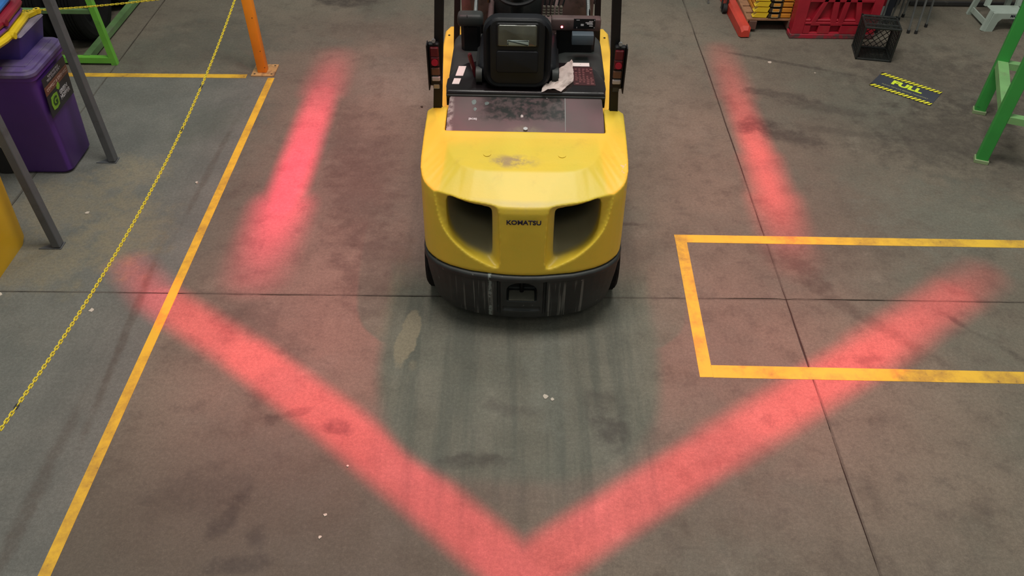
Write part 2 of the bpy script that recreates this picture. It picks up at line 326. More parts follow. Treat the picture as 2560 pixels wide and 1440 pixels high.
M = dict(
    floor=floor_material(), sub=mat('joint_dirt', (.045, .036, .030), .9),
    paint=line_paint((.72, .43, .035)), paint2=line_paint((.74, .46, .045)),
    ycast=yellow_cast(), yel=mat('yellow_machine_paint', (.72, .48, .045), .45, var=.08, dirt=(.45, .27, .05), dlo=.62, dhi=.8),
    bump=bumper_material(), film=mottled_cover(),
    black=mat('black_satin', (.007, .007, .008), .45, var=.3, spec=.25), rubber=mat('black_rubber', (.012, .011, .011), .8, var=.3, bump=.2),
    blkgloss=mat('black_gloss_panel', (.009, .007, .008), .25, var=.3, dirt=(.06, .05, .045), dscale=8, dlo=.62, dhi=.8, spec=.35),
    vinyl=mat('black_seat_vinyl', (.006, .0065, .009), .5, var=.25, bump=.1, spec=.22),
    dgrey=mat('dark_grey_plastic', (.028, .032, .031), .5, spec=.3, var=.2, dirt=(.06, .055, .05), dscale=6),
    plum=mat('dusty_brown_plate', (.085, .052, .050), .6, var=.2, dirt=(.03, .02, .02), dscale=9, dlo=.5, dhi=.7),
    chrome=mat('chrome_rod', (.75, .75, .75), .15, 1.0, var=.03), steel=mat('galvanised_steel', (.30, .31, .31), .42, .8, var=.15),
    hose=mat('hydraulic_parts', (.045, .032, .030), .5, var=.3, dirt=(.12, .09, .07), dscale=12),
    redlens=mat('red_lens', (.075, .004, .008), .25, var=.2), redhot=mat('red_reflector', (.26, .008, .022), .2, var=.1),
    dataplate=mat('maroon_data_plate', (.045, .012, .014), .35), plateprint=mat('faint_plate_print', (.26, .10, .10), .5),
    boot=mat('dusty_lever_boot', (.13, .11, .085), .7, var=.3),
    amber=mat('dull_amber_lens', (.10, .045, .025), .3), clearlens=mat('clear_lens', (.32, .29, .27), .25),
    led=mat('lit_red_led', (1, .2, .2), .3, emit=(1, .10, .14, 14)), ledrim=mat('red_led_rim', (.5, .01, .03), .3, emit=(1, .02, .08, .7)),
    paper=mat('white_label', (.72, .64, .62), .6, var=.05, dirt=(.3, .25, .23), dscale=30, dlo=.6, dhi=.7), greylabel=mat('grey_label', (.24, .30, .29), .5, var=.2),
    pocket=mat('clear_document_pocket', (.062, .062, .046), .16, var=.25, vscale=14, coat=.6), rag=mat('crumpled_paper', (.86, .74, .70), .8, var=.12),
    ink=mat('dark_ink', (.012, .010, .030), .5), bluedoc=mat('blue_grey_box', (.060, .085, .105), .5, var=.1),
    orange=mat('orange_post_paint', (.80, .25, .010), .45, var=.06, dirt=(.35, .13, .02), dscale=12, dlo=.66, dhi=.74),
    plate=mat('scuffed_base_plate', (.46, .27, .10), .6, var=.2, dirt=(.16, .09, .05), dscale=12, dlo=.5, dhi=.68),
    chain=mat('yellow_plastic_chain', (.66, .52, .030), .45, var=.08), chaindark=mat('black_chain_joiner', (.02, .02, .02), .5),
    gpost=mat('grey_post_paint', (.085, .088, .095), .55, var=.1, dirt=(.05, .05, .05), dscale=10),
    purple=mat('purple_plastic', (.095, .028, .235), .42, var=.12, vscale=3, bump=.03, bscale=200), lidp=mat('dusty_purple_lid', (.085, .055, .165), .5, var=.15, dirt=(.155, .13, .17), dscale=5, dlo=.45, dhi=.7),
    violet=mat('blue_violet_plastic', (.050, .028, .20), .45, var=.12), violetlid=mat('greyish_violet_top', (.20, .17, .22), .7, var=.1, dirt=(.13, .10, .2), dscale=7),  # tub top is a paler, greyer violet than the sides
    lidy=mat('yellow_lid_plastic', (.60, .42, .010), .4, var=.1), lidr=mat('crimson_lid_plastic', (.20, .007, .020), .4, var=.1), lidv=mat('purple_lid_plastic', (.14, .035, .20), .4, var=.1),
    lidb=mat('blue_lid_plastic', (.022, .12, .36), .4, var=.1, dirt=(.16, .22, .28), dscale=5), navy=mat('navy_plastic', (.008, .016, .045), .5, var=.3, dirt=(.12, .14, .16), dscale=7, dlo=.58, dhi=.66),
    sticker=mat('black_bin_sticker', (.022, .020, .024), .4), stickbr=mat('brown_sticker_band', (.16, .06, .035), .4), lime=mat('lime_print', (.20, .40, .030), .5), limedark=mat('dark_green_print', (.02, .06, .01), .5),
    white=mat('white_print', (.50, .48, .50), .5), dull=mat('dull_white_print', (.30, .27, .29), .5), pinkpr=mat('peach_print', (.46, .32, .27), .5),
    binyel=mat('yellow_bin_plastic', (.74, .42, .008), .42, var=.06), tyre=mat('tyre_rubber', (.0055, .0055, .0055), .8, spec=.15, var=.3, bump=.1),
    gfr=mat('green_frame_paint', (.14, .42, .045), .5, var=.15, dirt=(.09, .15, .06), dscale=6, dlo=.52, dhi=.72), gfrd=mat('dusty_green_paint', (.10, .19, .07), .6, var=.2, dirt=(.12, .13, .09), dscale=5),
    grack=mat('green_rack_paint', (.035, .28, .048), .45, var=.08, dirt=(.03, .10, .03), dscale=14, dlo=.64, dhi=.72), grackl=mat('lit_green_paint', (.17, .36, .13), .6, var=.12, dirt=(.15, .2, .1), dscale=9, dlo=.55, dhi=.75),  # rack beams: lighter green copy, lit top faces put into the colour
    rackplate=mat('dusty_foot_plate', (.24, .32, .16), .6, var=.15),
    signg=mat('dark_slate_sign', (.040, .044, .060), .5, var=.1), signy=mat('sign_yellow', (.80, .74, .035), .5, var=.05), signk=mat('sign_black', (.022, .018, .010), .5), signl=mat('sign_lime', (.68, .82, .035), .5, var=.05),
    signp=mat('sign_small_print', (.26, .26, .16), .5),
    redb=mat('red_barrier_plastic', (.34, .012, .026), .45, var=.15, dirt=(.30, .035, .035), dscale=6), redlow=mat('scuffed_barrier_foot', (.10, .045, .045), .7, var=.3, dirt=(.36, .01, .03), dscale=9, dlo=.45, dhi=.55),
    redbeam=mat('red_orange_steel', (.48, .045, .026), .5, var=.15), wood=mat('pallet_wood', (.26, .13, .065), .8, var=.3, vscale=12, bump=.2), woodd=mat('dark_pallet_wood', (.10, .05, .035), .8, var=.3),
    cy=mat('crate_yellow', (.72, .50, .02), .45, var=.1), co=mat('crate_orange', (.55, .22, .02), .5, var=.15), cdark=mat('dark_recess', (.04, .025, .012), .7), cline=mat('pale_wire', (.55, .42, .20), .4),
    crate=mat('black_crate_plastic', (.010, .012, .011), .5, var=.3, dirt=(.05, .05, .045), dscale=16, dlo=.55, dhi=.75),
    reflect=mat('pale_reflective_band', (.42, .50, .48), .4), rod=mat('dull_steel_leg', (.22, .23, .23), .4, .6, var=.25), darkbox=mat('dark_blue_drum', (.010, .014, .024), .4),
    rail=mat('dark_rack_rail', (.028, .026, .026), .6, var=.3, dirt=(.10, .09, .08), dscale=10, dlo=.6, dhi=.75),
    stool=mat('white_step_stool_plastic', (.36, .42, .37), .5, var=.08, dirt=(.20, .22, .17), dscale=8, dlo=.55, dhi=.8), chip=mat('pale_litter', (.50, .43, .36), .8, var=.2), dust=mat('caked_dust', (.13, .125, .095), .9, var=.25),
)

# ------------------------------------------------------------------ helpers
def link(o, parent=None):
    C.objects.link(o)
    if parent is not None: o.parent = parent
    return o
def tag(o, label=None, cat=None, group=None, kind=None):
    if label: o['label'] = label
    if cat: o['category'] = cat
    if group: o['group'] = group
    if kind: o['kind'] = kind
    return o
def thing(name, label, cat, loc=(0, 0, 0), rz=0, group=None, kind=None):
    o = D.objects.new(name, None); o.location = loc; o.rotation_euler = (0, 0, rz); o.empty_display_size = .1
    link(o); return tag(o, label, cat, group, kind)
def obj(name, bm, m, parent=None, smooth=False, label=None):
    me = D.meshes.new(name)
    if isinstance(bm, bmesh.types.BMesh):
        bmesh.ops.recalc_face_normals(bm, faces=bm.faces)
        bm.to_mesh(me); bm.free()
    else: me = bm
    me.materials.clear(); me.materials.append(m)
    if smooth:
        for p in me.polygons: p.use_smooth = True
        try: me.set_sharp_from_angle(angle=R(35))
        except Exception: pass
    o = D.objects.new(name, me); link(o, parent)
    if label: o['label'] = label
    return o
def bx(bm, c, s, bev=0.0, rot=None, seg=1):
    r = bmesh.ops.create_cube(bm, size=1.0); v = r['verts']
    bmesh.ops.scale(bm, vec=s, verts=v)
    if bev:
        e = list({e for q in v for e in q.link_edges})
        k = bmesh.ops.bevel(bm, geom=e, offset=bev, segments=seg, affect='EDGES', profile=.5); v = [q for q in k['verts']] + [q for q in v if q.is_valid]
        v = list(set(v))
    if rot is not None: bmesh.ops.rotate(bm, cent=(0, 0, 0), matrix=rot, verts=v)
    bmesh.ops.translate(bm, vec=c, verts=v); return v
def box(c, s, bev=0.0, rot=None, seg=1):
    bm = bmesh.new(); bx(bm, c, s, bev, rot, seg); return bm
def cy(bm, p0, p1, r, seg=16, r2_=None):
    p0, p1 = Vector(p0), Vector(p1); d = p1 - p0; L = d.length
    k = bmesh.ops.create_cone(bm, cap_ends=True, segments=seg, radius1=r, radius2=r if r2_ is None else r2_, depth=L)
    q = d.to_track_quat('Z', 'Y').to_matrix()
    bmesh.ops.rotate(bm, cent=(0, 0, 0), matrix=q, verts=k['verts']); bmesh.ops.translate(bm, vec=(p0 + p1) / 2, verts=k['verts'])
    return k['verts']
def cyl(p0, p1, r, seg=16, r2_=None):
    bm = bmesh.new(); cy(bm, p0, p1, r, seg, r2_); return bm
def bar(bm, p0, p1, wx, wy, upv=(0, 0, 1)):
    """rectangular bar between two points; wx across, wy along up"""
    p0, p1 = Vector(p0), Vector(p1); d = (p1 - p0).normalized(); u = Vector(upv)
    s = d.cross(u).normalized(); u = s.cross(d).normalized()
    vs = []
    for p in (p0, p1):
        for a, b in ((-1, -1), (1, -1), (1, 1), (-1, 1)): vs.append(bm.verts.new(p + s * a * wx / 2 + u * b * wy / 2))
    bm.faces.new(vs[0:4][::-1]); bm.faces.new(vs[4:8])
    for i in range(4): bm.faces.new((vs[i], vs[(i + 1) % 4], vs[4 + (i + 1) % 4], vs[4 + i]))
def barm(*a, **k):
    bm = bmesh.new(); bar(bm, *a, **k); return bm
def tube(bm, pts, r, seg=8, closed=False):
    pts = [Vector(p) for p in pts]; n = len(pts); rings = []; ref = None
    for i, p in enumerate(pts):
        a = pts[(i - 1) % n] if (i > 0 or closed) else p; b = pts[(i + 1) % n] if (i < n - 1 or closed) else p
        d = (b - a).normalized()
        if ref is None: ref = Vector((0, 0, 1)) if abs(d.z) < .9 else Vector((1, 0, 0))
        s = d.cross(ref)
        if s.length < 1e-4: s = d.cross(Vector((0, 1, 0)))
        s.normalize(); u = s.cross(d).normalized(); ref = u
        rr = r[i] if isinstance(r, (list, tuple)) else r
        rings.append([bm.verts.new(p + s * math.cos(t) * rr + u * math.sin(t) * rr) for t in [2 * math.pi * k / seg for k in range(seg)]])
    for i in range(n if closed else n - 1):
        A, B = rings[i], rings[(i + 1) % n]
        for k in range(seg): bm.faces.new((A[k], A[(k + 1) % seg], B[(k + 1) % seg], B[k]))
    if not closed: bm.faces.new(rings[0][::-1]); bm.faces.new(rings[-1])
def prism(bm, poly, z0, z1, M4=None, bev=0):
    """extrude an xy polygon between z0 and z1"""
    a = [bm.verts.new((x, y, z0)) for x, y in poly]; b = [bm.verts.new((x, y, z1)) for x, y in poly]; n = len(poly)
    bm.faces.new(a[::-1]); bm.faces.new(b)
    for i in range(n): bm.faces.new((a[i], a[(i + 1) % n], b[(i + 1) % n], b[i]))
    if bev:
        e = [x for x in {e for v in b for e in v.link_edges} if abs(x.verts[0].co.z - z1) < 1e-6 and abs(x.verts[1].co.z - z1) < 1e-6]
        bmesh.ops.bevel(bm, geom=e, offset=bev, segments=3, affect='EDGES', profile=.5)
    if M4 is not None: bmesh.ops.transform(bm, matrix=M4, verts=a + b)
def rrect(w, h, r, seg=5):
    o = []
    for cx, cy_, a0 in ((w / 2 - r, h / 2 - r, 0), (-w / 2 + r, h / 2 - r, 90), (-w / 2 + r, -h / 2 + r, 180), (w / 2 - r, -h / 2 + r, 270)):
        for k in range(seg + 1):
            a = R(a0 + 90 * k / seg); o.append((cx + r * math.cos(a), cy_ + r * math.sin(a)))
    return o
def loft(bm, rings, cap=True):
    V = [[bm.verts.new(p) for p in r] for r in rings]; n = len(V[0])
    for A, B in zip(V, V[1:]):
        for i in range(n): bm.faces.new((A[i], A[(i + 1) % n], B[(i + 1) % n], B[i]))
    if cap: bm.faces.new(V[0][::-1]); bm.faces.new(V[-1])
    return V
def frame(o, xdir, ydir):
    x = Vector(xdir).normalized(); y = Vector(ydir); y = (y - x * y.dot(x)).normalized(); z = x.cross(y)
    m = Matrix((x, y, z)).transposed().to_4x4(); m.translation = Vector(o); return m
def text(s, size, m4, mt, parent=None, name='lettering', ext=.0008, sx=1.0, bold=0.0, label=None):
    cu = D.curves.new(name, 'FONT'); cu.body = s; cu.size = size; cu.extrude = ext; cu.align_x = 'CENTER'; cu.align_y = 'CENTER'; cu.offset = bold; cu.resolution_u = 3
    t = D.objects.new(name, cu); C.objects.link(t)
    dg = bpy.context.evaluated_depsgraph_get(); me = D.meshes.new_from_object(t.evaluated_get(dg))
    D.objects.remove(t); D.curves.remove(cu)
    me.transform(Matrix.Diagonal((sx, 1, 1, 1))); me.transform(m4)
    return obj(name, me, mt, parent, label=label)
def evaluated(bm, mods, cutters=()):
    """turn a bmesh into a finished mesh through modifiers (union, cuts, voxel skin)"""
    me = D.meshes.new('tmp'); bmesh.ops.recalc_face_normals(bm, faces=bm.faces); bm.to_mesh(me); bm.free()
    o = D.objects.new('tmp', me); C.objects.link(o); cs = []
    for cb in cutters:
        cm = D.meshes.new('cut'); bmesh.ops.recalc_face_normals(cb, faces=cb.faces); cb.to_mesh(cm); cb.free()
        co = D.objects.new('cut', cm); C.objects.link(co); cs.append(co)
        md = o.modifiers.new('b', 'BOOLEAN'); md.object = co; md.operation = 'DIFFERENCE'; md.solver = 'EXACT'
    for typ, kw in mods:
        md = o.modifiers.new(typ, typ)
        for k, v in kw.items(): setattr(md, k, v)
    dg = bpy.context.evaluated_depsgraph_get(); dg.update()
    res = D.meshes.new_from_object(o.evaluated_get(dg))
    for x in [o] + cs: D.objects.remove(x)
    return res

# ------------------------------------------------------------------ floor: slabs, joints, painted lines
fl = thing('floor', 'worn grey concrete slab floor', None, kind='structure')
if 'category' in fl: del fl['category']
xs = [-13.6, -8.55, -3.44, 1.67, 6.78, 11.9]; ys = [-6.7, -1.6, 3.49, 8.6, 13.7]; g = .0018
rn = random.Random(3)
def edge_pts(a, b, fixed, horiz, off, sd):
    n = 90; o = []
    for i in range(n + 1):
        t = a + (b - a) * i / n
        j = noise.noise(Vector((t * 2.1, fixed * 3.7 + sd, 1.3))) * .006 + noise.noise(Vector((t * 22, fixed * 3.7 + sd, 5.3))) * .0022
        cur = noise.noise(Vector((t * .35, fixed, 9.1))) * .018      # common wander of the joint
        if abs(t - a) < 1e-6 or abs(t - b) < 1e-6: cur = 0; j = 0
        q = fixed + off + cur + j
        o.append((t, q) if horiz else (q, t))
    return o
for i in range(len(xs) - 1):
    for j in range(len(ys) - 1):
        x0, x1, y0, y1 = xs[i], xs[i + 1], ys[j], ys[j + 1]
        near = (i in (1, 2, 3) and j in (1, 2))
        if near:
            P = edge_pts(x0 + g, x1 - g, y0, True, g, 1)[:-1] + edge_pts(y0 + g, y1 - g, x1, False, -g, 2)[:-1] \
                + edge_pts(x0 + g, x1 - g, y1, True, -g, 3)[::-1][:-1] + edge_pts(y0 + g, y1 - g, x0, False, g, 4)[::-1][:-1]
        else: P = [(x0 + g, y0 + g), (x1 - g, y0 + g), (x1 - g, y1 - g), (x0 + g, y1 - g)]
        bm = bmesh.new(); prism(bm, P, -.012, 0.0)
        obj('concrete_slab', bm, M['floor'], fl)
obj('joint_bed', box((-.85, 3.5, -.018), (25.4, 20.3, .02)), M['sub'], fl)

def strip(name, pts, label, group=None, m='paint'):
    bm = bmesh.new(); prism(bm, pts, 0.0002, 0.0016); o = obj(name, bm, M[m]); return tag(o, label, 'floor line', group, 'thing')
strip('floor_line', [(-2.105, -1.2), (-2.047, -1.2), (-2.028, 6.11), (-2.084, 6.11)], 'long yellow line on the floor running from the orange post past the red V', m='paint')
strip('floor_line', [(-4.9, 6.095), (-2.27, 6.103), (-2.27, 6.165), (-4.9, 6.155)], 'short yellow cross line from the orange post behind the purple bin', m='paint')
bay = thing('floor_bay_outline', 'yellow painted three-sided floor bay outline on the right crossed by the red beam', 'floor line', kind='thing')
for pts in ([(1.071, 4.095), (1.071, 4.018), (3.9, 3.992), (3.9, 4.07)], [(1.071, 4.017), (1.044, 2.868), (1.118, 2.868), (1.145, 4.017)], [(1.119, 2.956), (1.119, 2.866), (3.9, 2.83), (3.9, 2.915)]):
    bm = bmesh.new(); prism(bm, pts, 0.0002, 0.0016); obj('painted_line', bm, M['paint2'], bay)

# ------------------------------------------------------------------ forklift
FK = thing('forklift', 'yellow forklift truck with black bumper and seat seen from behind', 'forklift', (0.054, 3.2, 0), -.015)
hp = [(0, 0), (.1, .004), (.2, .018), (.28, .031), (.34, .05), (.40, .073), (.44, .095), (.475, .120), (.505, .15), (.530, .182), (.545, .22), (.557, .28), (.56, .34), (.56, .5)]
def ring(half, front, z, sx=1.0, dy=0.0):
    h = [(x * sx, y + dy) for x, y in half] + [(half[-1][0] * sx, front)]
    zz = z if isinstance(z, list) else [z] * len(h)
    a = [(x, y, q) for (x, y), q in zip(h, zz)]
    return [(-x, y, q) for x, y, q in a[::-1]] + a[1:]
fz = [.862, .862, .863, .864, .865, .868, .872, .878, .885, .895, .905, .92, .935, .965, .985]
tp = [(0, .25), (.1, .25), (.2, .253), (.26, .262), (.30, .276), (.33, .295), (.355, .32), (.375, .345), (.392, .375), (.405, .41), (.42, .455), (.440, .52), (.462, .58), (.490, .66)]
tz = [.952, .952, .953, .954, .955, .957, .959, .962, .965, .969, .974, .982, .992, 1.002, 1.008]
rings = [ring(hp, .79, .437, .985, .004), ring(hp, .79, .455), ring(hp, .79, .66, 1.0, .022), ring(hp, .79, .83, 1.0, .042),
         ring(hp, .79, fz, .998, .052), ring(tp, .79, tz)]
# top ring front corner sits a little further out (the horns beside the bonnet)
rings[-1][0] = (-.520, .79, 1.010); rings[-1][-1] = (.520, .79, 1.010)
bm = bmesh.new()
V = [[bm.verts.new(p) for p in r] for r in rings]; nn = len(V[0])
for A, B in zip(V, V[1:]):
    for i in range(nn - 1): bm.faces.new((A[i], A[i + 1], B[i + 1], B[i]))
    bm.faces.new((A[-1], A[0], B[0], B[-1]))
for r_ in (V[0], V[-1]):
    for i in range(nn // 2):
        if i == nn // 2 - 1: bm.faces.new((r_[i], r_[i + 1], r_[nn - 1 - i]))
        else: bm.faces.new((r_[i], r_[i + 1], r_[nn - 2 - i], r_[nn - 1 - i]))
def surf(x):
    x = abs(x)
    for (a, b), (c, d) in zip(hp, hp[1:]):
        if a <= x <= c: return b + (d - b) * (x - a) / (c - a)
    return .3
outer = [(.122, .49), (.124, .70), (.130, .850), (.160, .875), (.30, .885), (.470, .908), (.468, .85), (.450, .74), (.420, .665), (.365, .60), (.29, .545), (.20, .500), (.145, .480)]
inner = [(.165, .525), (.163, .70), (.163, .825), (.180, .842), (.29, .853), (.398, .872), (.408, .82), (.408, .74), (.400, .66), (.370, .59), (.310, .540), (.23, .518), (.180, .508)]
def chaikin(p, k=2):
    for _ in range(k):
        o = []
        for i in range(len(p)):
            a, b = p[i], p[(i + 1) % len(p)]
            o += [(a[0] * .8 + b[0] * .2, a[1] * .8 + b[1] * .2), (a[0] * .2 + b[0] * .8, a[1] * .2 + b[1] * .8)]
        p = o
    return p
outer = chaikin(outer); inner = chaikin(inner)
cut = []
for s in (-1, 1):
    c = bmesh.new()
    loft(c, [[(s * x, surf(x) - .35, z) for x, z in outer], [(s * x, surf(x) + .022 + (z - .46) * .08, z) for x, z in outer],
             [(s * x, surf(x) + .072, z) for x, z in inner], [(s * (x * .9 + .02), .42, z + .0) for x, z in inner], [(s * (x * .9 + .02), .70, z + .0) for x, z in inner]])
    cut.append(c)
cut.append(box((0, 1.075, 1.2), (.884, 1.0, .60)))
me = evaluated(bm, [('REMESH', dict(mode='VOXEL', voxel_size=.0065, use_smooth_shade=True)), ('SMOOTH', dict(factor=.5, iterations=4))], cut)
obj('counterweight', me, M['ycast'], FK)
for p in me.polygons: p.use_smooth = True
for x in (-.20, .20):
    obj('cap_plug', cyl((x, .386, .955), (x, .3845, .9700), .021, 20), M['ycast'], FK, True)
text('KOMATSU', .037, frame((0.003, .022, .793), (1, 0, 0), (0, .08, 1)), M['ink'], FK, 'maker_lettering', .002, 1.05, .0010)
# bumper
def br(z, sx, dy, front): return ring(hp[:-1], front, z, sx, dy)
bm = bmesh.new()
loft(bm, [br(.085, .90, .04, .30), br(.105, .925, .012, .30), br(.16, .945, -.002, .34), br(.30, .985, -.006, .42), br(.395, 1.0, -.008, .48),
          br(.402, 1.008, -.018, .48), br(.428, 1.008, -.018, .48), br(.438, 1.0, -.008, .48)])
cs = []
c = bmesh.new(); A = [(-.092, .240), (.092, .240), (.092, .325)] + [(.092 * math.cos(R(a)), .325 + .075 * math.sin(R(a))) for a in range(15, 180, 15)] + [(-.092, .325)]
loft(c, [[(x, -.1, z) for x, z in A], [(x * .85, .10, .32 + (z - .32) * .8) for x, z in A]]); cs.append(c)
for x in (-.128, .128): cs.append(box((x, -.012, .24), (.017, .068, .33)))
cs.append(box((0, -.03, .186), (.215, .085, .030)))
me = evaluated(bm, [('REMESH', dict(mode='VOXEL', voxel_size=.005, use_smooth_shade=True)), ('SMOOTH', dict(factor=.5, iterations=2))], cs)
bp_ = obj('bumper', me, M['bump'], FK)
for p in me.polygons: p.use_smooth = True
pin = obj('tow_pin', cyl((0, .075, .20), (0, .075, .37), .012, 14), M['black'], FK, True)
bm = bmesh.new(); cy(bm, (0, .075, .362), (0, .075, .372), .02, 14); obj('pin_head', bm, M['dgrey'], pin, True)
obj('tow_pocket_floor', box((0, .045, .2515), (.145, .085, .006), .002), M['dust'], FK, label='dusty ledge inside the tow pocket')
# chassis behind
obj('chassis', box((0, 1.35, .50), (.80, 1.5, .60), .02), M['black'], FK)
# bonnet panel
zb = lambda y: .978 + (y - .575) * .25
bm = bmesh.new()
prof = [(-.437, .572), (-.405, .566), (.405, .566), (.437, .572), (.437, .70), (.432, .862), (-.432, .862), (-.437, .70)]
a = [bm.verts.new((x, y, zb(y))) for x, y in prof]; b_ = [bm.verts.new((x * 1.0, y, zb(y) - .04)) for x, y in prof]
bm.faces.new(a); bm.faces.new(b_[::-1])
for i in range(len(a)): bm.faces.new((a[i], b_[i], b_[(i + 1) % 8], a[(i + 1) % 8]))
bmesh.ops.bevel(bm, geom=[e for e in bm.edges if e.verts[0] in a and e.verts[1] in a], offset=.006, segments=2, affect='EDGES')
bp = obj('radiator_cover', bm, M['film'], FK, True)
obj('film_seam', box((.223, .725, zb(.725) + .0012), (.0022, .27, .0008), 0, Matrix.Rotation(math.atan(.25), 3, 'X')), M['greylabel'], bp)
b1 = obj('bolt', cyl((.002, .60, zb(.60)), (.002, .598, zb(.60) + .011), .013, 6), M['steel'], bp)
for x, y, s in ((-.02, .70, .014), (-.22, .79, .02), (.12, .84, .006), (-.29, .80, .022), (-.285, .745, .016)):
    pts = [(x + s * .9 * math.cos(a) * random.uniform(.5, 1), y + s * 1.1 * math.sin(a) * random.uniform(.5, 1)) for a in [R(40 * k) for k in range(9)]]
    bm = bmesh.new(); v = [bm.verts.new((px, py, zb(py) + .0015)) for px, py in pts]; f = bm.faces.new(v)
    bmesh.ops.solidify(bm, geom=[f], thickness=.001); obj('paint_flake', bm, M['greylabel'] if s > .015 else M['paper'], bp)
text('[BOB]', .018, frame((-.293, .672, zb(.672) + .0016), (1, 0, 0), (0, 1, .25)), M['white'], bp, 'label_lettering', .0006, 1.0, .0005)
# hood under the seat
hh = [(.452, .845), (.456, .90), (.455, .98), (.445, 1.05), (.425, 1.11), (.395, 1.155), (.355, 1.19), (.30, 1.212)]
P = [(-x, y) for x, y in hh] + [(x, y) for x, y in hh[::-1]]
bm = bmesh.new(); prism(bm, P, .985, 1.075, bev=.018)
hood = obj('engine_hood', bm, M['blkgloss'], FK, True)
obj('hood_rim', box((0, .846, 1.048), (.905, .012, .016), .004), M['dgrey'], hood)
def decal(x0, y0, x1, y1, m, name='sticker', z=1.0765, parent=hood, skew=0.0):
    bm = bmesh.new(); prism(bm, [(x0, y0), (x1, y0), (x1 + skew, y1), (x0 + skew, y1)], z - .0012, z); return obj(name, bm, m, parent)
decal(-.412, 1.02, -.368, 1.135, M['paper'], skew=.012); decal(-.425, .925, -.385, .99, M['paper'], skew=.008)
dp = decal(.275, .935, .400, 1.15, M['dataplate'], 'data_plate', skew=-.012)
for k in range(9):
    for q in range(5):
        if random.random() < .8: decal(.285 + q * .022, .95 + k * .021, .285 + q * .022 + random.uniform(.01, .019), .956 + k * .021, M['plateprint'], 'plate_print', 1.0775, hood)
decal(.275, 1.158, .375, 1.200, M['paper'], 'white_label')
# seat
st_ = obj('seat_cushion', box((-.05, 1.17, 1.13), (.46, .46, .12), .045, seg=3), M['vinyl'], FK, True)
def seat_ring(y, wx, z0, z1, cx=-.052, r=.09):
    return [(cx + px, y + (pz - 0) * .10, (z0 + z1) / 2 + pz) for px, pz in rrect(wx, z1 - z0, r, 6)]
bm = bmesh.new()
loft(bm, [seat_ring(.905, .29, 1.15, 1.440, r=.06), seat_ring(.885, .345, 1.10, 1.468, r=.075), seat_ring(.900, .375, 1.085, 1.482, r=.085), seat_ring(.945, .380, 1.08, 1.486, r=.09), seat_ring(.975, .34, 1.10, 1.47, r=.08)])
sb = obj('seat_back', bm, M['vinyl'], FK, True)
m_ = frame((-.052, .8905, 1.235), (1, 0, 0), (0, .10, 1))
def panel(cx, cz, w_, h_, th, mt, name, r=.02, parent=sb, dy=0):
    bm = bmesh.new(); prism(bm, rrect(w_, h_, r, 4), 0, th, bev=th * .35)
    mm = frame((-.052 + cx, .888 + (cz - 1.30) * .10 + dy, cz), (1, 0, 0), (0, .10, 1)); bm.transform(mm)
    return obj(name, bm, mt, parent, True)
panel(0, 1.30, .30, .36, .014, M['black'], 'rear_shell', .05)
panel(.0, 1.400, .232, .132, .018, M['black'], 'pocket_frame', .012, dy=-.004)
pk = panel(.0, 1.398, .212, .120, .022, M['pocket'], 'document_pocket', .010, dy=-.004)
panel(.004, 1.360, .122, .036, .0245, M['greylabel'], 'pocket_card', .002, dy=-.004)
panel(0, 1.250, .232, .125, .019, M['vinyl'], 'lower_panel', .015, dy=-.004)
for s in (-1, 1):
    obj('seat_hinge', cyl((-.052 + s * .20, .96, 1.12), (-.052 + s * .235, .96, 1.12), .045, 16), M['dgrey'], FK, True)
    bm = bmesh.new(); bx(bm, (-.052 + s * .225, 1.10, 1.11), (.03, .30, .09), .012); obj('seat_rail', bm, M['black'], FK, True)
# seat belt stub
obj('belt_buckle', box((-.31, 1.02, 1.145), (.022, .03, .15), .006, Matrix.Rotation(R(-14), 3, 'Y')), M['redlens'], FK)
# side cowls and consoles
def rbox(c, s, bev, m, name, seg=3, rot=None, label=None): return obj(name, box(c, s, bev, rot, seg), m, FK, True, label)
rbox((-.345, 1.43, .86), (.25, .55, .34), .07, M['dgrey'], 'side_cowl')
rbox((.325, 1.43, .86), (.31, .55, .34), .07, M['dgrey'], 'side_cowl')
rbox((-.345, 1.43, 1.235), (.155, .09, .075), .022, M['dgrey'], 'left_console')
obj('console_groove', box((-.362, 1.389, 1.235), (.003, .004, .08)), M['black'], FK)
obj('console_pedestal', box((-.345, 1.45, 1.11), (.12, .07, .19), .02), M['black'], FK)
rc = rbox((.295, 1.428, 1.218), (.300, .062, .078), .012, M['plum'], 'lever_console')
obj('console_pedestal', box((.30, 1.45, 1.09), (.24, .06, .20), .02), M['black'], FK)
obj('red_led', cyl((.210, 1.405, 1.207), (.210, 1.395, 1.207), .0065, 14), M['led'], rc)
obj('led_rim', cyl((.210, 1.405, 1.207), (.210, 1.398, 1.207), .012, 18), M['ledrim'], rc)
lp = obj('warning_plate', box((.345, 1.398, 1.228), (.130, .003, .062)), M['black'], rc)
for x0, z0, w_, h_ in ((.332, 1.222, .018, .012), (.372, 1.236, .042, .006), (.378, 1.228, .036, .006), (.384, 1.244, .024, .005), (.385, 1.216, .022, .006), (.305, 1.252, .02, .003), (.405, 1.252, .003, .008), (.300, 1.205, .003, .008), (.405, 1.205, .003, .008)):
    obj('plate_print', box((x0, 1.3955, z0), (w_, .001, h_)), M['white'], rc)
rbox((.335, 1.33, 1.17), (.130, .06, .062), .004, M['bluedoc'], 'document_box', 2)
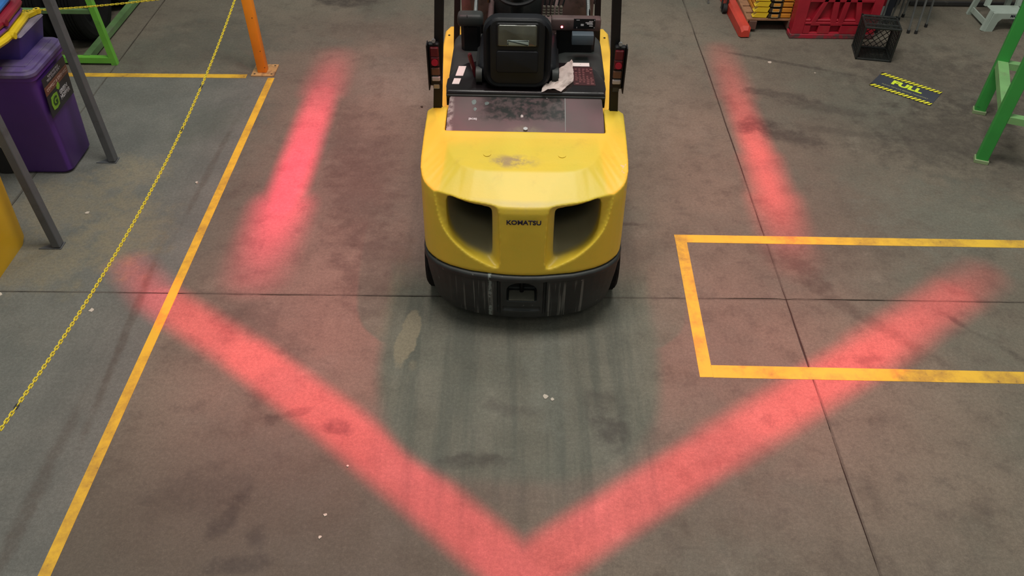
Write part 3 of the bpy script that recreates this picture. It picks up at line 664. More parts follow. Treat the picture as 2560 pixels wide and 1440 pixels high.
for k in range(5):
    x = .105 + k * .0265; y = 1.64
    bt = obj('lever_boot', bmesh.new(), M['boot'], FK); bm = bmesh.new()
    loft(bm, [[(x + r_ * math.cos(a), y + r_ * math.sin(a), z) for a in [2 * math.pi * q / 12 for q in range(12)]] for z, r_ in [(1.160 + i * .0085, .0118 - .0003 * i if i % 2 else .0082) for i in range(9)]])
    bm.to_mesh(bt.data); bm.free()
    obj('hand_lever', cyl((x, y, 1.20), (x + .02 + .012 * k, y + .06, 1.42), .0055, 8), M['black'], bt)
# steering wheel and column
bm = bmesh.new(); wc = Vector((-.070, 1.95, 1.225)); q = Matrix.Rotation(R(28), 3, 'X')
tube(bm, [wc + q @ Vector((.155 * math.cos(a), .155 * math.sin(a), 0)) for a in [2 * math.pi * k / 40 for k in range(40)]], .013, 8, True)
sw = obj('steering_wheel', bm, M['black'], FK, True)
bm = bmesh.new()
for a in (90, 210, 330): bar(bm, wc - q @ Vector((0, 0, .02)), wc + q @ Vector((.15 * math.cos(R(a)), .15 * math.sin(R(a)), 0)), .022, .010)
cy(bm, wc - q @ Vector((0, 0, .05)), wc + q @ Vector((0, 0, .005)), .045, 16); obj('wheel_spokes', bm, M['vinyl'], sw, True)
cl = obj('steering_column', cyl(wc - q @ Vector((0, 0, .03)), wc - q @ Vector((0, .05, .45)), .045, 14), M['dgrey'], FK, True)
rbox((-.07, 2.30, 1.02), (.34, .20, .30), .04, M['dgrey'], 'dash_pod')
rbox((0, 2.42, .92), (.95, .14, .34), .02, M['plum'], 'dash_panel')
rbox((0, 2.00, .60), (.90, .80, .05), .01, M['plum'], 'floor_plate')
for x in (-.25, .20): obj('cowl_rib', box((x, 2.05, .80), (.035, .62, .40), .008), M['plum'], FK)
obj('lower_cowl', box((.02, 1.80, .93), (.52, .10, .30), .02), M['plum'], FK)
for x, nm in ((-.34, 'tilt_cylinder'), (.40, 'tilt_cylinder')):
    t_ = obj(nm, cyl((x, 2.15, 1.17), (x, 2.65, 1.38), .034, 16), M['hose'], FK, True)
    obj('piston_rod', cyl((x, 1.62, 1.0), (x, 2.17, 1.18), .014, 12), M['chrome'], t_, True)
    bm = bmesh.new(); tube(bm, [(x + .07, 2.2, 1.0), (x + .08, 2.15, 1.15), (x + .04, 2.12, 1.22), (x - .03, 2.2, 1.24)], .012, 8); obj('hydraulic_hose', bm, M['hose'], t_, True)
for x in (-.40, .45):
    bm = bmesh.new(); bx(bm, (x, 2.1, 1.15), (.05, .05, .04), .008); cy(bm, (x - .03, 2.05, 1.12), (x - .03, 2.3, 1.18), .012, 8); cy(bm, (x - .06, 2.1, 1.09), (x + .04, 2.1, 1.09), .016, 8)
    obj('hydraulic_fitting', bm, M['hose'], FK, True)
# yellow side frames / fenders
for s in (-1, 1):
    xo = .555; xf = .600
    bm = bmesh.new()
    xi = .455
    prof = [(s * xi, .80), (s * xo, .80), (s * (xo + .005), 1.25), (s * (xf), 1.75), (s * xf, 2.36), (s * (xf - .03), 2.44), (s * xi, 2.44)]
    if s < 0: prof = prof[::-1]
    prism(bm, prof, .30, .705, bev=.02)
    ob = obj('side_frame', bm, M['yel'], FK, True)
    for y, z in ((2.28, .7), (1.6, .7)): obj('bolt', cyl((s * .565, y, .700), (s * .565, y, .709), .008, 8), M['black'], ob)
# wheels
def wheel(x, y, r, w_, nm, m='tyre'):
    bm = bmesh.new(); prof = [(-.5, .70), (-.5, .90), (-.42, .985), (-.2, 1.0), (.2, 1.0), (.42, .985), (.5, .90), (.5, .70)]
    n = 36; V = []
    for k in range(n):
        a = 2 * math.pi * k / n; lug = 1.0 if k % 2 else .955
        V.append([bm.verts.new((x + px * w_, y + pr * r * (lug if pr > .95 else 1) * math.cos(a), r + pr * r * (lug if pr > .95 else 1) * math.sin(a))) for px, pr in prof])
    for k in range(n):
        A, B = V[k], V[(k + 1) % n]
        for i in range(len(prof) - 1): bm.faces.new((A[i], A[i + 1], B[i + 1], B[i]))
        bm.faces.new((A[-1], A[0], B[0], B[-1]))
    t_ = obj(nm, bm, M[m], FK, False)
    obj('wheel_rim', cyl((x - w_ * .42, y, r), (x + w_ * .42, y, r), r * .70, 24), M['yel'], t_, True)
for s in (-1, 1):
    wheel(s * .475, .47, .262, .175, 'rear_tyre'); wheel(s * .50, 2.05, .33, .19, 'front_tyre')
# overhead guard
gd = []
for s in (-1, 1):
    bm = bmesh.new()
    bar(bm, (s * .500, .80, .985), (s * .478, .80, 1.30), .046, .055, (0, 1, 0)); bar(bm, (s * .478, .80, 1.30), (s * .452, .80, 1.70), .046, .055, (0, 1, 0)); bar(bm, (s * .452, .80, 1.70), (s * .440, .98, 2.12), .046, .055, (0, 1, 0))
    bar(bm, (s * .505, .80, .60), (s * .500, .80, .99), .050, .055, (0, 1, 0))
    gp = obj('rear_guard_post', bm, M['black'], FK, True)
    bm = bmesh.new(); bar(bm, (s * .485, 1.90, .70), (s * .455, 1.90, 1.25), .038, .05, (0, 1, 0)); bar(bm, (s * .455, 1.90, 1.25), (s * .440, 1.75, 2.12), .038, .05, (0, 1, 0))
    obj('front_guard_post', bm, M['black'], FK, True)
    # tail lamp cluster
    x = s * .492; tilt = Matrix.Rotation(0, 3, 'X')
    lb = obj('tail_lamp', box((x + s * .004, .755, 1.29), (.060, .030, .250), .006), M['black'], FK)
    obj('lamp_guard_plate', box((x + s * .037, .742, 1.285), (.006, .055, .265), .001), M['black'], lb)
    obj('bolt', cyl((x, .745, 1.432), (x, .728, 1.434), .010, 8), M['steel'], lb)
    for dz, h_, mm, nm in ((.085, .055, 'redlens', 'red_lens'), (.030, .055, 'redlens', 'red_lens'), (-.028, .045, 'amber', 'amber_lens'), (-.072, .028, 'clearlens', 'clear_lens')):
        l_ = obj(nm, box((x, .738, 1.285 + dz), (.046, .020, h_), .005), M[mm], lb, True)
    obj('round_reflector', cyl((x, .735, 1.312), (x, .722, 1.313), .018, 18), M['redhot'], lb, True)
    obj('mounting_tab', box((x, .742, 1.163), (.036, .006, .030), .004), M['steel'] if s < 0 else M['dgrey'], lb)
bm = bmesh.new()
for y in (.98, 1.75): bar(bm, (-.46, y, 2.13), (.46, y, 2.13), .05, .05)
for s in (-1, 1): bar(bm, (s * .44, .96, 2.13), (s * .44, 1.80, 2.13), .05, .05)
gr = obj('guard_roof_frame', bm, M['black'], FK)
for k in range(6): obj('roof_bar', barm((-.33 + k * .132, .98, 2.135), (-.33 + k * .132, 1.75, 2.135), .022, .035), M['black'], FK)
# mast, beyond the top of the frame
bm = bmesh.new()
for s in (-1, 1): bar(bm, (s * .33, 2.72, .12), (s * .33, 2.66, 2.1), .07, .12, (0, 1, 0))
bar(bm, (-.33, 2.70, 1.0), (.33, 2.70, 1.0), .06, .08); bar(bm, (-.33, 2.66, 2.05), (.33, 2.66, 2.05), .06, .08)
obj('mast', bm, M['black'], FK)
# lamp housings for the three red projectors
for x, y, z in ((-.55, 1.36, 2.075), (.58, 1.36, 2.075), (.01, .56, 2.155)):
    h_ = obj('red_projector_lamp', box((x, y, z), (.09, .06, .05), .01), M['black'], FK)
    obj('lamp_bracket', box((x * .9, y + (.1 if abs(x) < .1 else 0), z + .035), (.12 if abs(x) > .1 else .03, .03 if abs(x) > .1 else .85, .012)), M['black'], h_)
# crumpled paper lying on the hood
bm = bmesh.new(); nx, ny = 16, 20
m2 = []
cz = [(.085, .835), (.10, .88), (.135, .93), (.15, 1.0), (.165, 1.06), (.205, 1.11), (.262, 1.17)]
for j in range(ny + 1):
    v = j / ny; k = v * (len(cz) - 1); i0 = min(int(k), len(cz) - 2); f = k - i0
    xl = cz[i0][0] * (1 - f) + cz[i0 + 1][0] * f; yl = cz[i0][1] * (1 - f) + cz[i0 + 1][1] * f
    xr = .20 + .075 * min(1, v * 3.2); yr = .84 + .09 * min(1, v * 3) + (v ** 1.5) * .25
    row = []
    for i in range(nx + 1):
        u = i / nx; x = xl + (xr - xl) * u; y = yl + (yr - yl) * u
        z = 1.086 + .012 * abs(noise.noise(Vector((x * 24, y * 24, 1)))) * 3 + .018 * math.sin(u * 3.14) * (1 - v * .4)
        x += .006 * noise.noise(Vector((x * 40, y * 40, 7))); y += .010 * noise.noise(Vector((x * 40, y * 40, 3)))
        row.append(bm.verts.new((x, y, z)))
    m2.append(row)
F = [bm.faces.new((m2[j][i], m2[j][i + 1], m2[j + 1][i + 1], m2[j + 1][i])) for j in range(ny) for i in range(nx)]
bmesh.ops.solidify(bm, geom=F, thickness=.002)
bm.transform(Matrix.Translation((.054, 3.2, 0)) @ Matrix.Rotation(-.015, 4, 'Z'))
tag(obj('crumpled_paper', bm, M['rag'], None, False), 'torn crumpled white paper lying on the black hood beside the forklift seat', 'paper')

# ------------------------------------------------------------------ orange post and chains
OP = thing('barrier_post', 'square orange steel post bolted to the floor where two yellow lines meet', 'post', (-2.146, 6.215, 0))
obj('post_tube', box((0, 0, .40), (.078, .078, .78), .008, seg=2), M['orange'], OP, True)
bpp = obj('base_plate', box((.012, .015, .0055), (.196, .196, .011), .0015), M['plate'], OP)
for a in (-1, 1):
    for c_ in (-1, 1): obj('bolt_hole', cyl((.012 + a * .072, .015 + c_ * .072, .0108), (.012 + a * .072, .015 + c_ * .072, .0118), .009, 12), M['cdark'], OP)
for x, z in ((.0, .50), (.005, .21), (.012, .06)): obj('paint_chip', cyl((x + .02, -.039, z), (x + .02, -.0405, z), .004, 6), M['cdark'], OP)
obj('chain_hook', cyl((-.039, 0, .735), (-.055, 0, .735), .006, 8), M['steel'], OP)
OP2 = thing('barrier_post', 'square orange steel post just outside the lower left corner of the frame', 'post', (-2.15, 1.15, 0))
obj('post_tube', box((0, 0, .40), (.078, .078, .78), .008, seg=2), M['orange'], OP2, True)
obj('base_plate', box((0, 0, .0055), (.196, .196, .011), .0015), M['plate'], OP2)

def link_mesh():
    bm = bmesh.new(); L, W, r = .0150, .0056, .0028
    pts = []
    for k in range(9): a = R(-90 + 180 * k / 8); pts.append((L - W + W * math.cos(a), W * math.sin(a), 0))
    for k in range(9): a = R(90 + 180 * k / 8); pts.append((-(L - W) + W * math.cos(a), W * math.sin(a), 0))
    tube(bm, pts, r, 6, True); me = D.meshes.new('chain_link'); bmesh.ops.recalc_face_normals(bm, faces=bm.faces); bm.to_mesh(me); bm.free()
    me.materials.append(M['chain'])
    for p in me.polygons: p.use_smooth = True
    return me
LM = link_mesh(); LMK = LM.copy(); LMK.materials.clear(); LMK.materials.append(M['chaindark'])
def chain(label, fn, n_s, pitch, joiners=()):
    # sample the curve
    P = [Vector(fn(i / n_s)) for i in range(n_s + 1)]; cum = [0]
    for a, b in zip(P, P[1:]): cum.append(cum[-1] + (b - a).length)
    N = int(cum[-1] / pitch); root = thing('chain', label, 'chain', tuple(P[0])); k = 0
    for i in range(N):
        s = (i + .5) * pitch
        while cum[k + 1] < s: k += 1
        f = (s - cum[k]) / (cum[k + 1] - cum[k]); p = P[k].lerp(P[k + 1], f); d = (P[k + 1] - P[k]).normalized()
        tw = (R(38) if i % 2 else R(-52)) + R(random.uniform(-9, 9))
        sd = d.cross(Vector((0, 0, 1))).normalized(); u = sd.cross(d)
        y = sd * math.cos(tw) + u * math.sin(tw); z = d.cross(y)
        m = Matrix((d, y, z)).transposed().to_4x4(); m.translation = p - P[0]
        o = D.objects.new('chain_link', LMK if i in joiners else LM); link(o, root); o.matrix_local = m
    return root
def c2(t):
    y = 6.175 - t * (6.175 - 1.17)
    return (-2.19 + .03 * t, y, .487 + .040 * (y - 3.75) ** 2)
chain('yellow plastic chain swooping from the orange post down the left of the frame', c2, 400, .0215, (55, 78, 187))
def c1(t):
    x = -2.19 - t * 2.0
    return (x, 6.215 - .01 * t, .735 - .30 * (1 - ((t - .62) / .62) ** 2) * .6 if False else .735 - .36 * t + .14 * t * t)
chain('yellow plastic chain from the orange post leading left behind the grey post', c1, 200, .0215)

# ------------------------------------------------------------------ grey handrail posts
for x, y, lab in ((-2.935, 4.875, 'dark grey square post in front of the purple bin, further back of two'), (-2.938, 3.915, 'dark grey square post nearest the yellow bin, nearer of two')):
    t_ = thing('grey_post', lab, 'post', (x, y, 0), R(2), 'grey steel posts beside the bins')
    obj('post_tube', box((0, 0, .83), (.052, .062, 1.64), .004), M['gpost'], t_)
    bm = bmesh.new(); prism(bm, [(-.115, -.030), (.03, -.036), (.034, .036), (-.03, .036)], .0005, .006); obj('base_plate', bm, M['gpost'], t_)

# ------------------------------------------------------------------ purple wheelie bin
BN = thing('wheelie_bin', 'purple wheelie bin with black and lime sticker left of the grey post', 'bin', (-3.35, 4.88, 0))
def rr3(cx, cy_, w_, h_, r, z, seg=5): return [(cx + a, cy_ + b, z) for a, b in rrect(w_, h_, r, seg)]
bm = bmesh.new()
loft(bm, [rr3(-.02, .015, .37, .335, .06, .0), rr3(-.018, .012, .41, .375, .055, .03), rr3(-.005, -.06, .56, .455, .05, .80), rr3(-.005, -.06, .585, .48, .05, .802), rr3(-.005, -.06, .585, .48, .05, .835)])
obj('bin_body', bm, M['purple'], BN, True)
bm = bmesh.new()
loft(bm, [rr3(-.005, -.062, .60, .50, .06, .832), rr3(-.005, -.062, .615, .515, .065, .838), rr3(-.005, -.062, .615, .515, .065, .858), rr3(-.005, -.062, .58, .48, .06, .866), rr3(-.005, -.062, .575, .475, .06, .876), rr3(-.005, -.062, .54, .44, .06, .884)])
lid = obj('bin_lid', bm, M['lidp'], BN, True)
obj('lid_ridge', box((-.005, -.062, .886), (.50, .38, .006), .002), M['lidp'], lid)
bm = bmesh.new(); prism(bm, rrect(.07, .03, .013), .882, .889); bm.transform(Matrix.Translation((.07, -.278, 0))); obj('lid_grip', bm, M['purple'], lid)
for s in (-1, 1): obj('bin_wheel', cyl((-.29, .02 + s * .16, .10), (-.29, .02 + s * .20, .10), .10, 20), M['rubber'], BN, True)
# sticker on the face towards +x : frame u=+y, v=up the slope
o_ = Vector((-3.1635, 0, 0)); vdir = Vector((.115, 0, .85)).normalized()
def face(y, z, off=.004): 
    p = Vector((-3.165 + .115 * z / .85, y, z)) + Vector((.99, 0, -.134)) * off
    return frame(p - BN.location, (0, 1, 0), vdir)
OFF = .010
def lab(poly, m, name, off): 
    bm = bmesh.new(); prism(bm, [(a - 4.8, (b - .62)) for a, b in poly], -.001, .001); bm.transform(face(4.8, .62, off)); return obj(name, bm, M[m], BN)
lab([(4.635, .79), (4.97, .79), (4.985, .50), (4.64, .50)], 'sticker', 'sticker', OFF)
lab([(4.635, .725), (4.972, .725), (4.976, .665), (4.636, .665)], 'stickbr', 'sticker_band', OFF + .002)
text('COMPOST & ORGANICS', .030, face(4.808, .695, OFF + .0035), M['pinkpr'], BN, 'sticker_lettering', .0008, .92)
text('PLEASE RECYCLE\nFOOD SCRAPS ONLY', .021, face(4.79, .758, OFF + .003), M['dull'], BN, 'sticker_lettering', .0008)
lab([(4.672 + a, .552 + b) for a, b in [(.01, -.012), (.055, -.02), (.098, -.012), (.104, .03), (.098, .078), (.055, .086), (.01, .078), (.0, .03)]], 'lime', 'logo_badge', OFF + .003)
text('G', .085, face(4.724, .585, OFF + .005), M['limedark'], BN, 'logo_letter', .0008, 1.0, .003)
lab([(4.800, .628), (4.780, .645), (4.784, .664), (4.812, .682), (4.826, .658), (4.820, .640)], 'lime', 'logo_leaf', OFF + .003)
text('GREEN', .041, face(4.862, .600, OFF + .003), M['white'], BN, 'sticker_lettering', .0008, .92, .0012)
text('HOPPER', .041, face(4.872, .562, OFF + .003), M['white'], BN, 'sticker_lettering', .0008, .92, .0012)

# tub on the lid
TB = thing('storage_tub', 'blue violet plastic tub standing on the purple bin lid', 'tub', (-3.34, 4.88, .8895))
bm = bmesh.new()
loft(bm, [rr3(-.02, -.0, .385, .335, .012, .0), rr3(.0, -.015, .47, .33, .014, .155)])
obj('tub_body', bm, M['violet'], TB, True)
bm = bmesh.new(); loft(bm, [rr3(.0, -.015, .475, .335, .014, .155), rr3(.0, -.015, .465, .325, .014, .165)]); obj('tub_lid', bm, M['violetlid'], TB, True)
# stack of spare lids, curved edge to the right
def lid_shape(z, m, name, lab, dx, dz, dy=0, lug=False, knob=False):
    t_ = thing(name, lab, 'lid', (-3.40 + dx, 4.75 + dy, z), 0, 'spare bin lids stacked on the tub')
    ed = [(.18, -.42), (.225, -.28), (.255, -.15), (.262, -.05), (.248, .07), (.238, .17), (.225, .22)]
    P = ed + [(-.30, .26), (-.34, .1), (-.34, -.42)]
    bm = bmesh.new(); prism(bm, P, 0, dz * .92, bev=dz * .25); ob = obj('lid_shell', bm, m, t_, True)
    bm = bmesh.new(); tube(bm, [(x, y, dz * .45) for x, y in ed], dz * .50, 8); obj('lid_rim', bm, m, t_, True)
    if lug:
        bm = bmesh.new(); bar(bm, (.235, .20, dz * .4), (.262, .262, dz * .4), .030, dz * .6); l_ = obj('hinge_lug', bm, m, t_)
        bm = bmesh.new(); cy(bm, (.268, .275, dz * .1), (.268, .275, dz * .8), .022, 20); obj('lug_eye', bm, m, t_, True)
        bm = bmesh.new(); cy(bm, (.268, .275, dz * .7), (.268, .275, dz * .86), .008, 12); obj('eye_hole', bm, M['cdark'], t_)
    if knob:
        bm = bmesh.new(); cy(bm, (.262, -.085, dz * .5), (.292, -.085, dz * .5), .020, 16); obj('lid_knob', bm, m, t_, True)
    return t_
lid_shape(1.056, M['lidy'], 'bin_lid_spare', 'yellow bin lid with round eye lug, lowest of the stack on the tub', .0, .040, 0, True, True)
lid_shape(1.098, M['lidv'], 'bin_lid_spare', 'purple bin lid lying between the yellow and crimson lids', -.028, .030, .0)
lid_shape(1.130, M['lidr'], 'bin_lid_spare', 'crimson bin lid lying under the blue lid', -.030, .042, .02, False, True)
lid_shape(1.174, M['lidb'], 'bin_lid_spare', 'bright blue bin lid near the top of the stack', -.075, .036, .01)
lid_shape(1.212, M['navy'], 'bin_lid_spare', 'dark navy dusty bin lid topmost of the stack', -.145, .03, .0)

# yellow bin at the left edge
YB = thing('wheelie_bin', 'yellow bin cut off by the left edge of the frame', 'bin', (-3.45, 3.70, 0))
bm = bmesh.new()
loft(bm, [rr3(.0, .06, .555, .44, .07, .0), rr3(.002, .07, .57, .46, .06, .04), rr3(.04, .03, .62, .52, .05, .62), rr3(.04, .03, .65, .55, .05, .625), rr3(.04, .03, .65, .55, .05, .66)])
obj('bin_body', bm, M['binyel'], YB, True)
bm = bmesh.new(); loft(bm, [rr3(.04, .03, .66, .56, .06, .66), rr3(.04, .03, .66, .56, .06, .69), rr3(.04, .03, .60, .50, .06, .71)]); obj('bin_lid', bm, M['binyel'], YB, True)
# black bin behind the grey post, only its lower edge in view
KB = thing('wheelie_bin', 'black bin in the dark between the purple bin and the left frame edge', 'bin', (-4.27, 4.72, 0))
bm = bmesh.new(); loft(bm, [rr3(.02, .0, .46, .46, .06, .06), rr3(.0, .0, .56, .50, .05, .78), rr3(.0, .0, .60, .54, .05, .80), rr3(.0, .0, .60, .54, .05, .84)]); obj('bin_body', bm, M['black'], KB, True)
for s in (-1, 1): obj('bin_wheel', cyl((.10 + s * .12, -.20, .075), (.15 + s * .12, -.20, .075), .075, 18), M['rubber'], KB, True)

# ------------------------------------------------------------------ green tyre frame, top left
GF = thing('green_tyre_frame', 'green steel stand holding black tyres behind the purple bin', 'rack', (-3.45, 6.32, 0))
obj('corner_post', barm((.0, 0, 0), (-.045, 0, 1.15), .048, .048, (0, 1, 0)), M['gfr'], GF)
obj('corner_post', barm((-1.45, 0, 0), (-1.42, 0, 1.15), .048, .048, (0, 1, 0)), M['gfr'], GF)
obj('base_rail', barm((.0, 0, .045), (-1.45, 0, .045), .05, .05), M['gfr'], GF)
obj('upper_rail', barm((-.03, 0, .475), (-1.45, 0, .475), .034, .034), M['gfrd'], GF)
obj('base_rail', barm((-.235, .02, .045), (-.215, 2.4, .045), .062, .05), M['gfrd'], GF)
obj('corner_post', barm((-.225, 2.35, 0), (-.235, 2.35, 1.15), .048, .048, (0, 1, 0)), M['gfr'], GF)
def tyre(loc, r, w_, lab, tilt=0.0, rz=0.0):
    t_ = thing('tyre', lab, 'tyre', loc, rz, 'black tyres in the green stand')
    bm = bmesh.new(); prof = [(-.42, .60), (-.5, .72), (-.5, .88), (-.44, .96)]
    for k in range(7):
        x0 = -.40 + k * .118; prof += [(x0, 1.0), (x0 + .085, 1.0), (x0 + .09, .955), (x0 + .113, .955)]
    prof = prof[:-2] + [(.44, .96), (.5, .88), (.5, .72), (.42, .60)]
    n = 48; V = []
    for k in range(n):
        a = 2 * math.pi * k / n; V.append([bm.verts.new((px * w_, pr * r * math.cos(a), r + pr * r * math.sin(a))) for px, pr in prof])
    for k in range(n):
        A, B = V[k], V[(k + 1) % n]
        for i in range(len(prof) - 1): bm.faces.new((A[i], A[i + 1], B[i + 1], B[i]))
        bm.faces.new((A[-1], A[0], B[0], B[-1]))
    obj('tyre_tread', bm, M['tyre'], t_, False)
    obj('inner_disc', cyl((-w_ * .1, 0, r), (w_ * .1, 0, r), r * .62, 24), M['black'], t_)
tyre((-3.83, 6.83, .002), .36, .24, 'nearest black tyre standing in the green stand, tread toward the camera')
tyre((-3.83, 7.57, .002), .36, .24, 'ribbed black tyre behind the nearest one in the green stand')
tyre((-4.13, 6.83, .002), .36, .24, 'black tyre left of the nearest one, beside the lids')
tyre((-4.13, 7.57, .002), .36, .24, 'black tyre at the far left back of the green stand')

# ------------------------------------------------------------------ green rack, right edge
GR = thing('green_rack', 'bright green steel rack frame standing at the right edge', 'rack', (3.478, 4.990, 0), R(-21.5))
def leg(x, y, nm='upright'):
    o = obj(nm, box((x, y, .65), (.082, .062, 1.29), .004), M['grack'], GR)
    obj('foot_plate', box((x - .0, y - .002, .014), (.098, .078, .028), .002), M['rackplate'], GR)
leg(0, 0); leg(0, .745); leg(1.6, 0); leg(1.6, .745)
obj('side_beam', barm((0, .031, .43), (0, .714, .43), .074, .06), M['grackl'], GR)
obj('cross_beam', barm((.041, 0, .375), (1.56, 0, .375), .06, .05), M['grackl'], GR)
obj('cross_beam', barm((.041, .745, .425), (1.56, .745, .425), .06, .05), M['grackl'], GR)
obj('cross_beam', barm((.041, 0, 1.25), (1.56, 0, 1.25), .06, .05), M['grack'], GR)
obj('cross_beam', barm((.041, .745, 1.25), (1.56, .745, 1.25), .06, .05), M['grack'], GR)

# ------------------------------------------------------------------ FULL sign lying on the floor
SG = thing('floor_sign', 'flat FULL sign with yellow and black striped edges lying on the floor', 'sign', (3.285, 6.04, .0), R(-39.6), kind='thing')
Ws, Hs = .515, .285
bm = bmesh.new(); bm_p = rrect(Ws, Hs, .004, 2); prism(bm, bm_p, .0, .004); obj('sign_board', bm, M['signg'], SG)
for s in (-1, 1):
    y0 = s * (Hs / 2 - .0235)
    ed = obj('striped_edge', box((0, y0, .0045), (Ws, .047, .002)), M['signk'], SG)
    n = 15; pw = Ws / n
    for k in range(n):
        xa = -Ws / 2 + k * pw; sl = .026
        pts = [(xa + .004, y0 - .022), (xa + .0245, y0 - .022), (xa + .0245 + sl, y0 + .022), (xa + .004 + sl, y0 + .022)]
        pts = [(min(x, Ws / 2), y) for x, y in pts]
        if pts[1][0] - pts[0][0] < .003: continue
        bm = bmesh.new(); prism(bm, pts, .0055, .0064); obj('yellow_stripe', bm, M['signy'], ed)
text('FULL', .098, frame((0, .030, .0055), (1, 0, 0), (0, 1, 0)), M['signl'], SG, 'lettering', .0006, 1.2, .005)
text('PLEASE REMOVE BEFORE TRANSPORT', .0235, frame((.012, -.052, .0055), (1, 0, 0), (0, 1, 0)), M['signp'], SG, 'small_lettering', .0006, .98, .0003)

# ------------------------------------------------------------------ red barrier, striped board, crate, stools
RB = thing('plastic_barrier', 'red moulded plastic road barrier with triangular ribs beside the yellow stack', 'barrier', (2.53, 6.93, 0))
Wb, Hb, Tb = .76, .72, .16
bm = bmesh.new(); bx(bm, (Wb / 2, .085, Hb / 2 + .03), (Wb, .07, Hb - .06), .01); obj('barrier_body', bm, M['redb'], RB)
def rib(pts, name='rib', m='redb', th=.055):
    bm = bmesh.new(); prism(bm, pts, 0, th, bev=.006); bm.transform(frame((0, .058, 0), (1, 0, 0), (0, 0, 1))); return obj(name, bm, M[m], RB)
rib([(0, .045), (.105, .045), (.105, Hb), (0, Hb)], 'end_flange'); rib([(Wb - .085, .045), (Wb, .045), (Wb, Hb), (Wb - .085, Hb)], 'end_flange')
# lower wall with two square slots (window pieces around the holes)
for a, b, z0, z1 in ((.105, .165, .045, .145), (.235, .345, .045, .145), (.435, .675, .045, .145), (.105, .675, .045, .058), (.105, .675, .125, .160)): rib([(a, z0), (b, z0), (b, z1), (a, z1)], 'lower_wall')
for a, b in ((.165, .235), (.345, .435)): obj('slot', box(((a + b) / 2, .052, .09), (b - a, .012, .066)), M['redlow'], RB)
for xa, xb, xc in ((.160, .300, .330), (.395, .395, .470), ):
    pass
def slant(x0, x1, w_, z0=.155, z1=.46): rib([(x0, z0), (x0 + w_, z0), (x1 + w_, z1), (x1, z1)])
slant(.155, .255, .045); slant(.330, .305, .055); slant(.400, .420, .050); slant(.560, .490, .050); slant(.600, .585, .04, .155, .16)
for x0, x1 in ((.205, .330), (.385, .400), (.455, .560), (.105, .150)):
    bm = bmesh.new(); bx(bm, ((x0 + x1) / 2, .035, .172), (abs(x1 - x0) + .01, .05, .022), .006); obj('ledge', bm, M['redb'], RB)
rib([(.105, .345), (.675, .345), (.675, .375), (.105, .375)], 'upper_ledge')
rib([(.105, Hb - .08), (.675, Hb - .08), (.675, Hb), (.105, Hb)], 'upper_ledge')
obj('scuffed_foot', box((Wb / 2, .06, .024), (Wb + .012, .12, .046), .006), M['redlow'], RB)
# red and white striped board behind
SB = thing('striped_board', 'red and white striped board standing behind the black crate', 'board', (3.345, 7.12, 0))
for k, (z0, z1, m) in enumerate(((0, .06, 'redb'), (.06, .24, 'reflect'), (.24, .42, 'redb'), (.42, .60, 'reflect'))):
    obj('board_band', box((0, 0, (z0 + z1) / 2), (.13, .025, z1 - z0)), M[m], SB)
obj('board_edge', box((.10, .03, .30), (.07, .05, .60), .004), M['darkbox'], SB)
# milk crate on its side
CR = thing('milk_crate', 'black slotted milk crate lying on its side by the red barrier', 'crate', (3.19, 6.66, 0), R(-10))
s_ = .30; dpt = .26; t_ = .012
fr = bmesh.new()
for y in (-dpt / 2, dpt / 2 - .02):
    for z in (.008, s_ - .004): bx(fr, (0, y, z), (s_, .022, .016), .002)
    for x in (-s_ / 2 + .006, s_ / 2 - .006): bx(fr, (x, y, s_ / 2), (.016, .022, s_), .002)
for x in (-s_ / 2 + .006, s_ / 2 - .006):
    for z in (.008, s_ - .004): bx(fr, (x, 0, z), (.016, dpt, .016), .002)
obj('crate_frame', fr, M['crate'], CR)
def lattice(face_, n, w_, h_, clip, diag=True):
    bm = bmesh.new()
    if diag:
        st = w_ / n
        for sgn in (-1, 1):
            for k in range(-n * 2, n * 2 + 1):
                c0 = k * st * 1.0
                pts = []
                # line x*sgn + z = c0 clipped to the rectangle
                for (px, pz) in ((-w_ / 2, c0 + sgn * w_ / 2), (w_ / 2, c0 - sgn * w_ / 2)):
                    if -h_ / 2 <= pz <= h_ / 2: pts.append((px, pz))
                for pz in (-h_ / 2, h_ / 2):
                    px = (c0 - pz) * sgn
                    if -w_ / 2 < px < w_ / 2: pts.append((px, pz))
                if len(pts) >= 2:
                    (a, b), (c_, d) = pts[0], pts[1]
                    if math.hypot(a - c_, b - d) > .01: bar(bm, (a, b, 0), (c_, d, 0), .005, .006)
    else:
        for k in range(1, n):
            bar(bm, (-w_ / 2 + k * w_ / n, -h_ / 2, 0), (-w_ / 2 + k * w_ / n, h_ / 2, 0), .006, .006); bar(bm, (-w_ / 2, -h_ / 2 + k * h_ / n, 0), (w_ / 2, -h_ / 2 + k * h_ / n, 0), .006, .006)
    bm.transform(face_); return bm
obj('bottom_lattice', lattice(frame((0, dpt / 2 - .01, s_ / 2), (1, 0, 0), (0, 0, 1)), 5, s_ - .02, s_ - .02, 0), M['crate'], CR)
obj('side_lattice', lattice(frame((0, 0, s_ - .004), (1, 0, 0), (0, 1, 0)), 9, s_ - .02, dpt - .02, 0, False), M['crate'], CR)
obj('side_lattice', lattice(frame((0, 0, .008), (1, 0, 0), (0, 1, 0)), 9, s_ - .02, dpt - .02, 0, False), M['crate'], CR)
for x in (-s_ / 2 + .006, s_ / 2 - .006): obj('side_lattice', lattice(frame((x, 0, s_ / 2), (0, 1, 0), (0, 0, 1)), 8, dpt - .02, s_ - .02, 0, False), M['crate'], CR)
for y in (-.06, .05): obj('corner_band', box((0, y, s_ - .002), (s_, .035, .006)), M['crate'], CR)
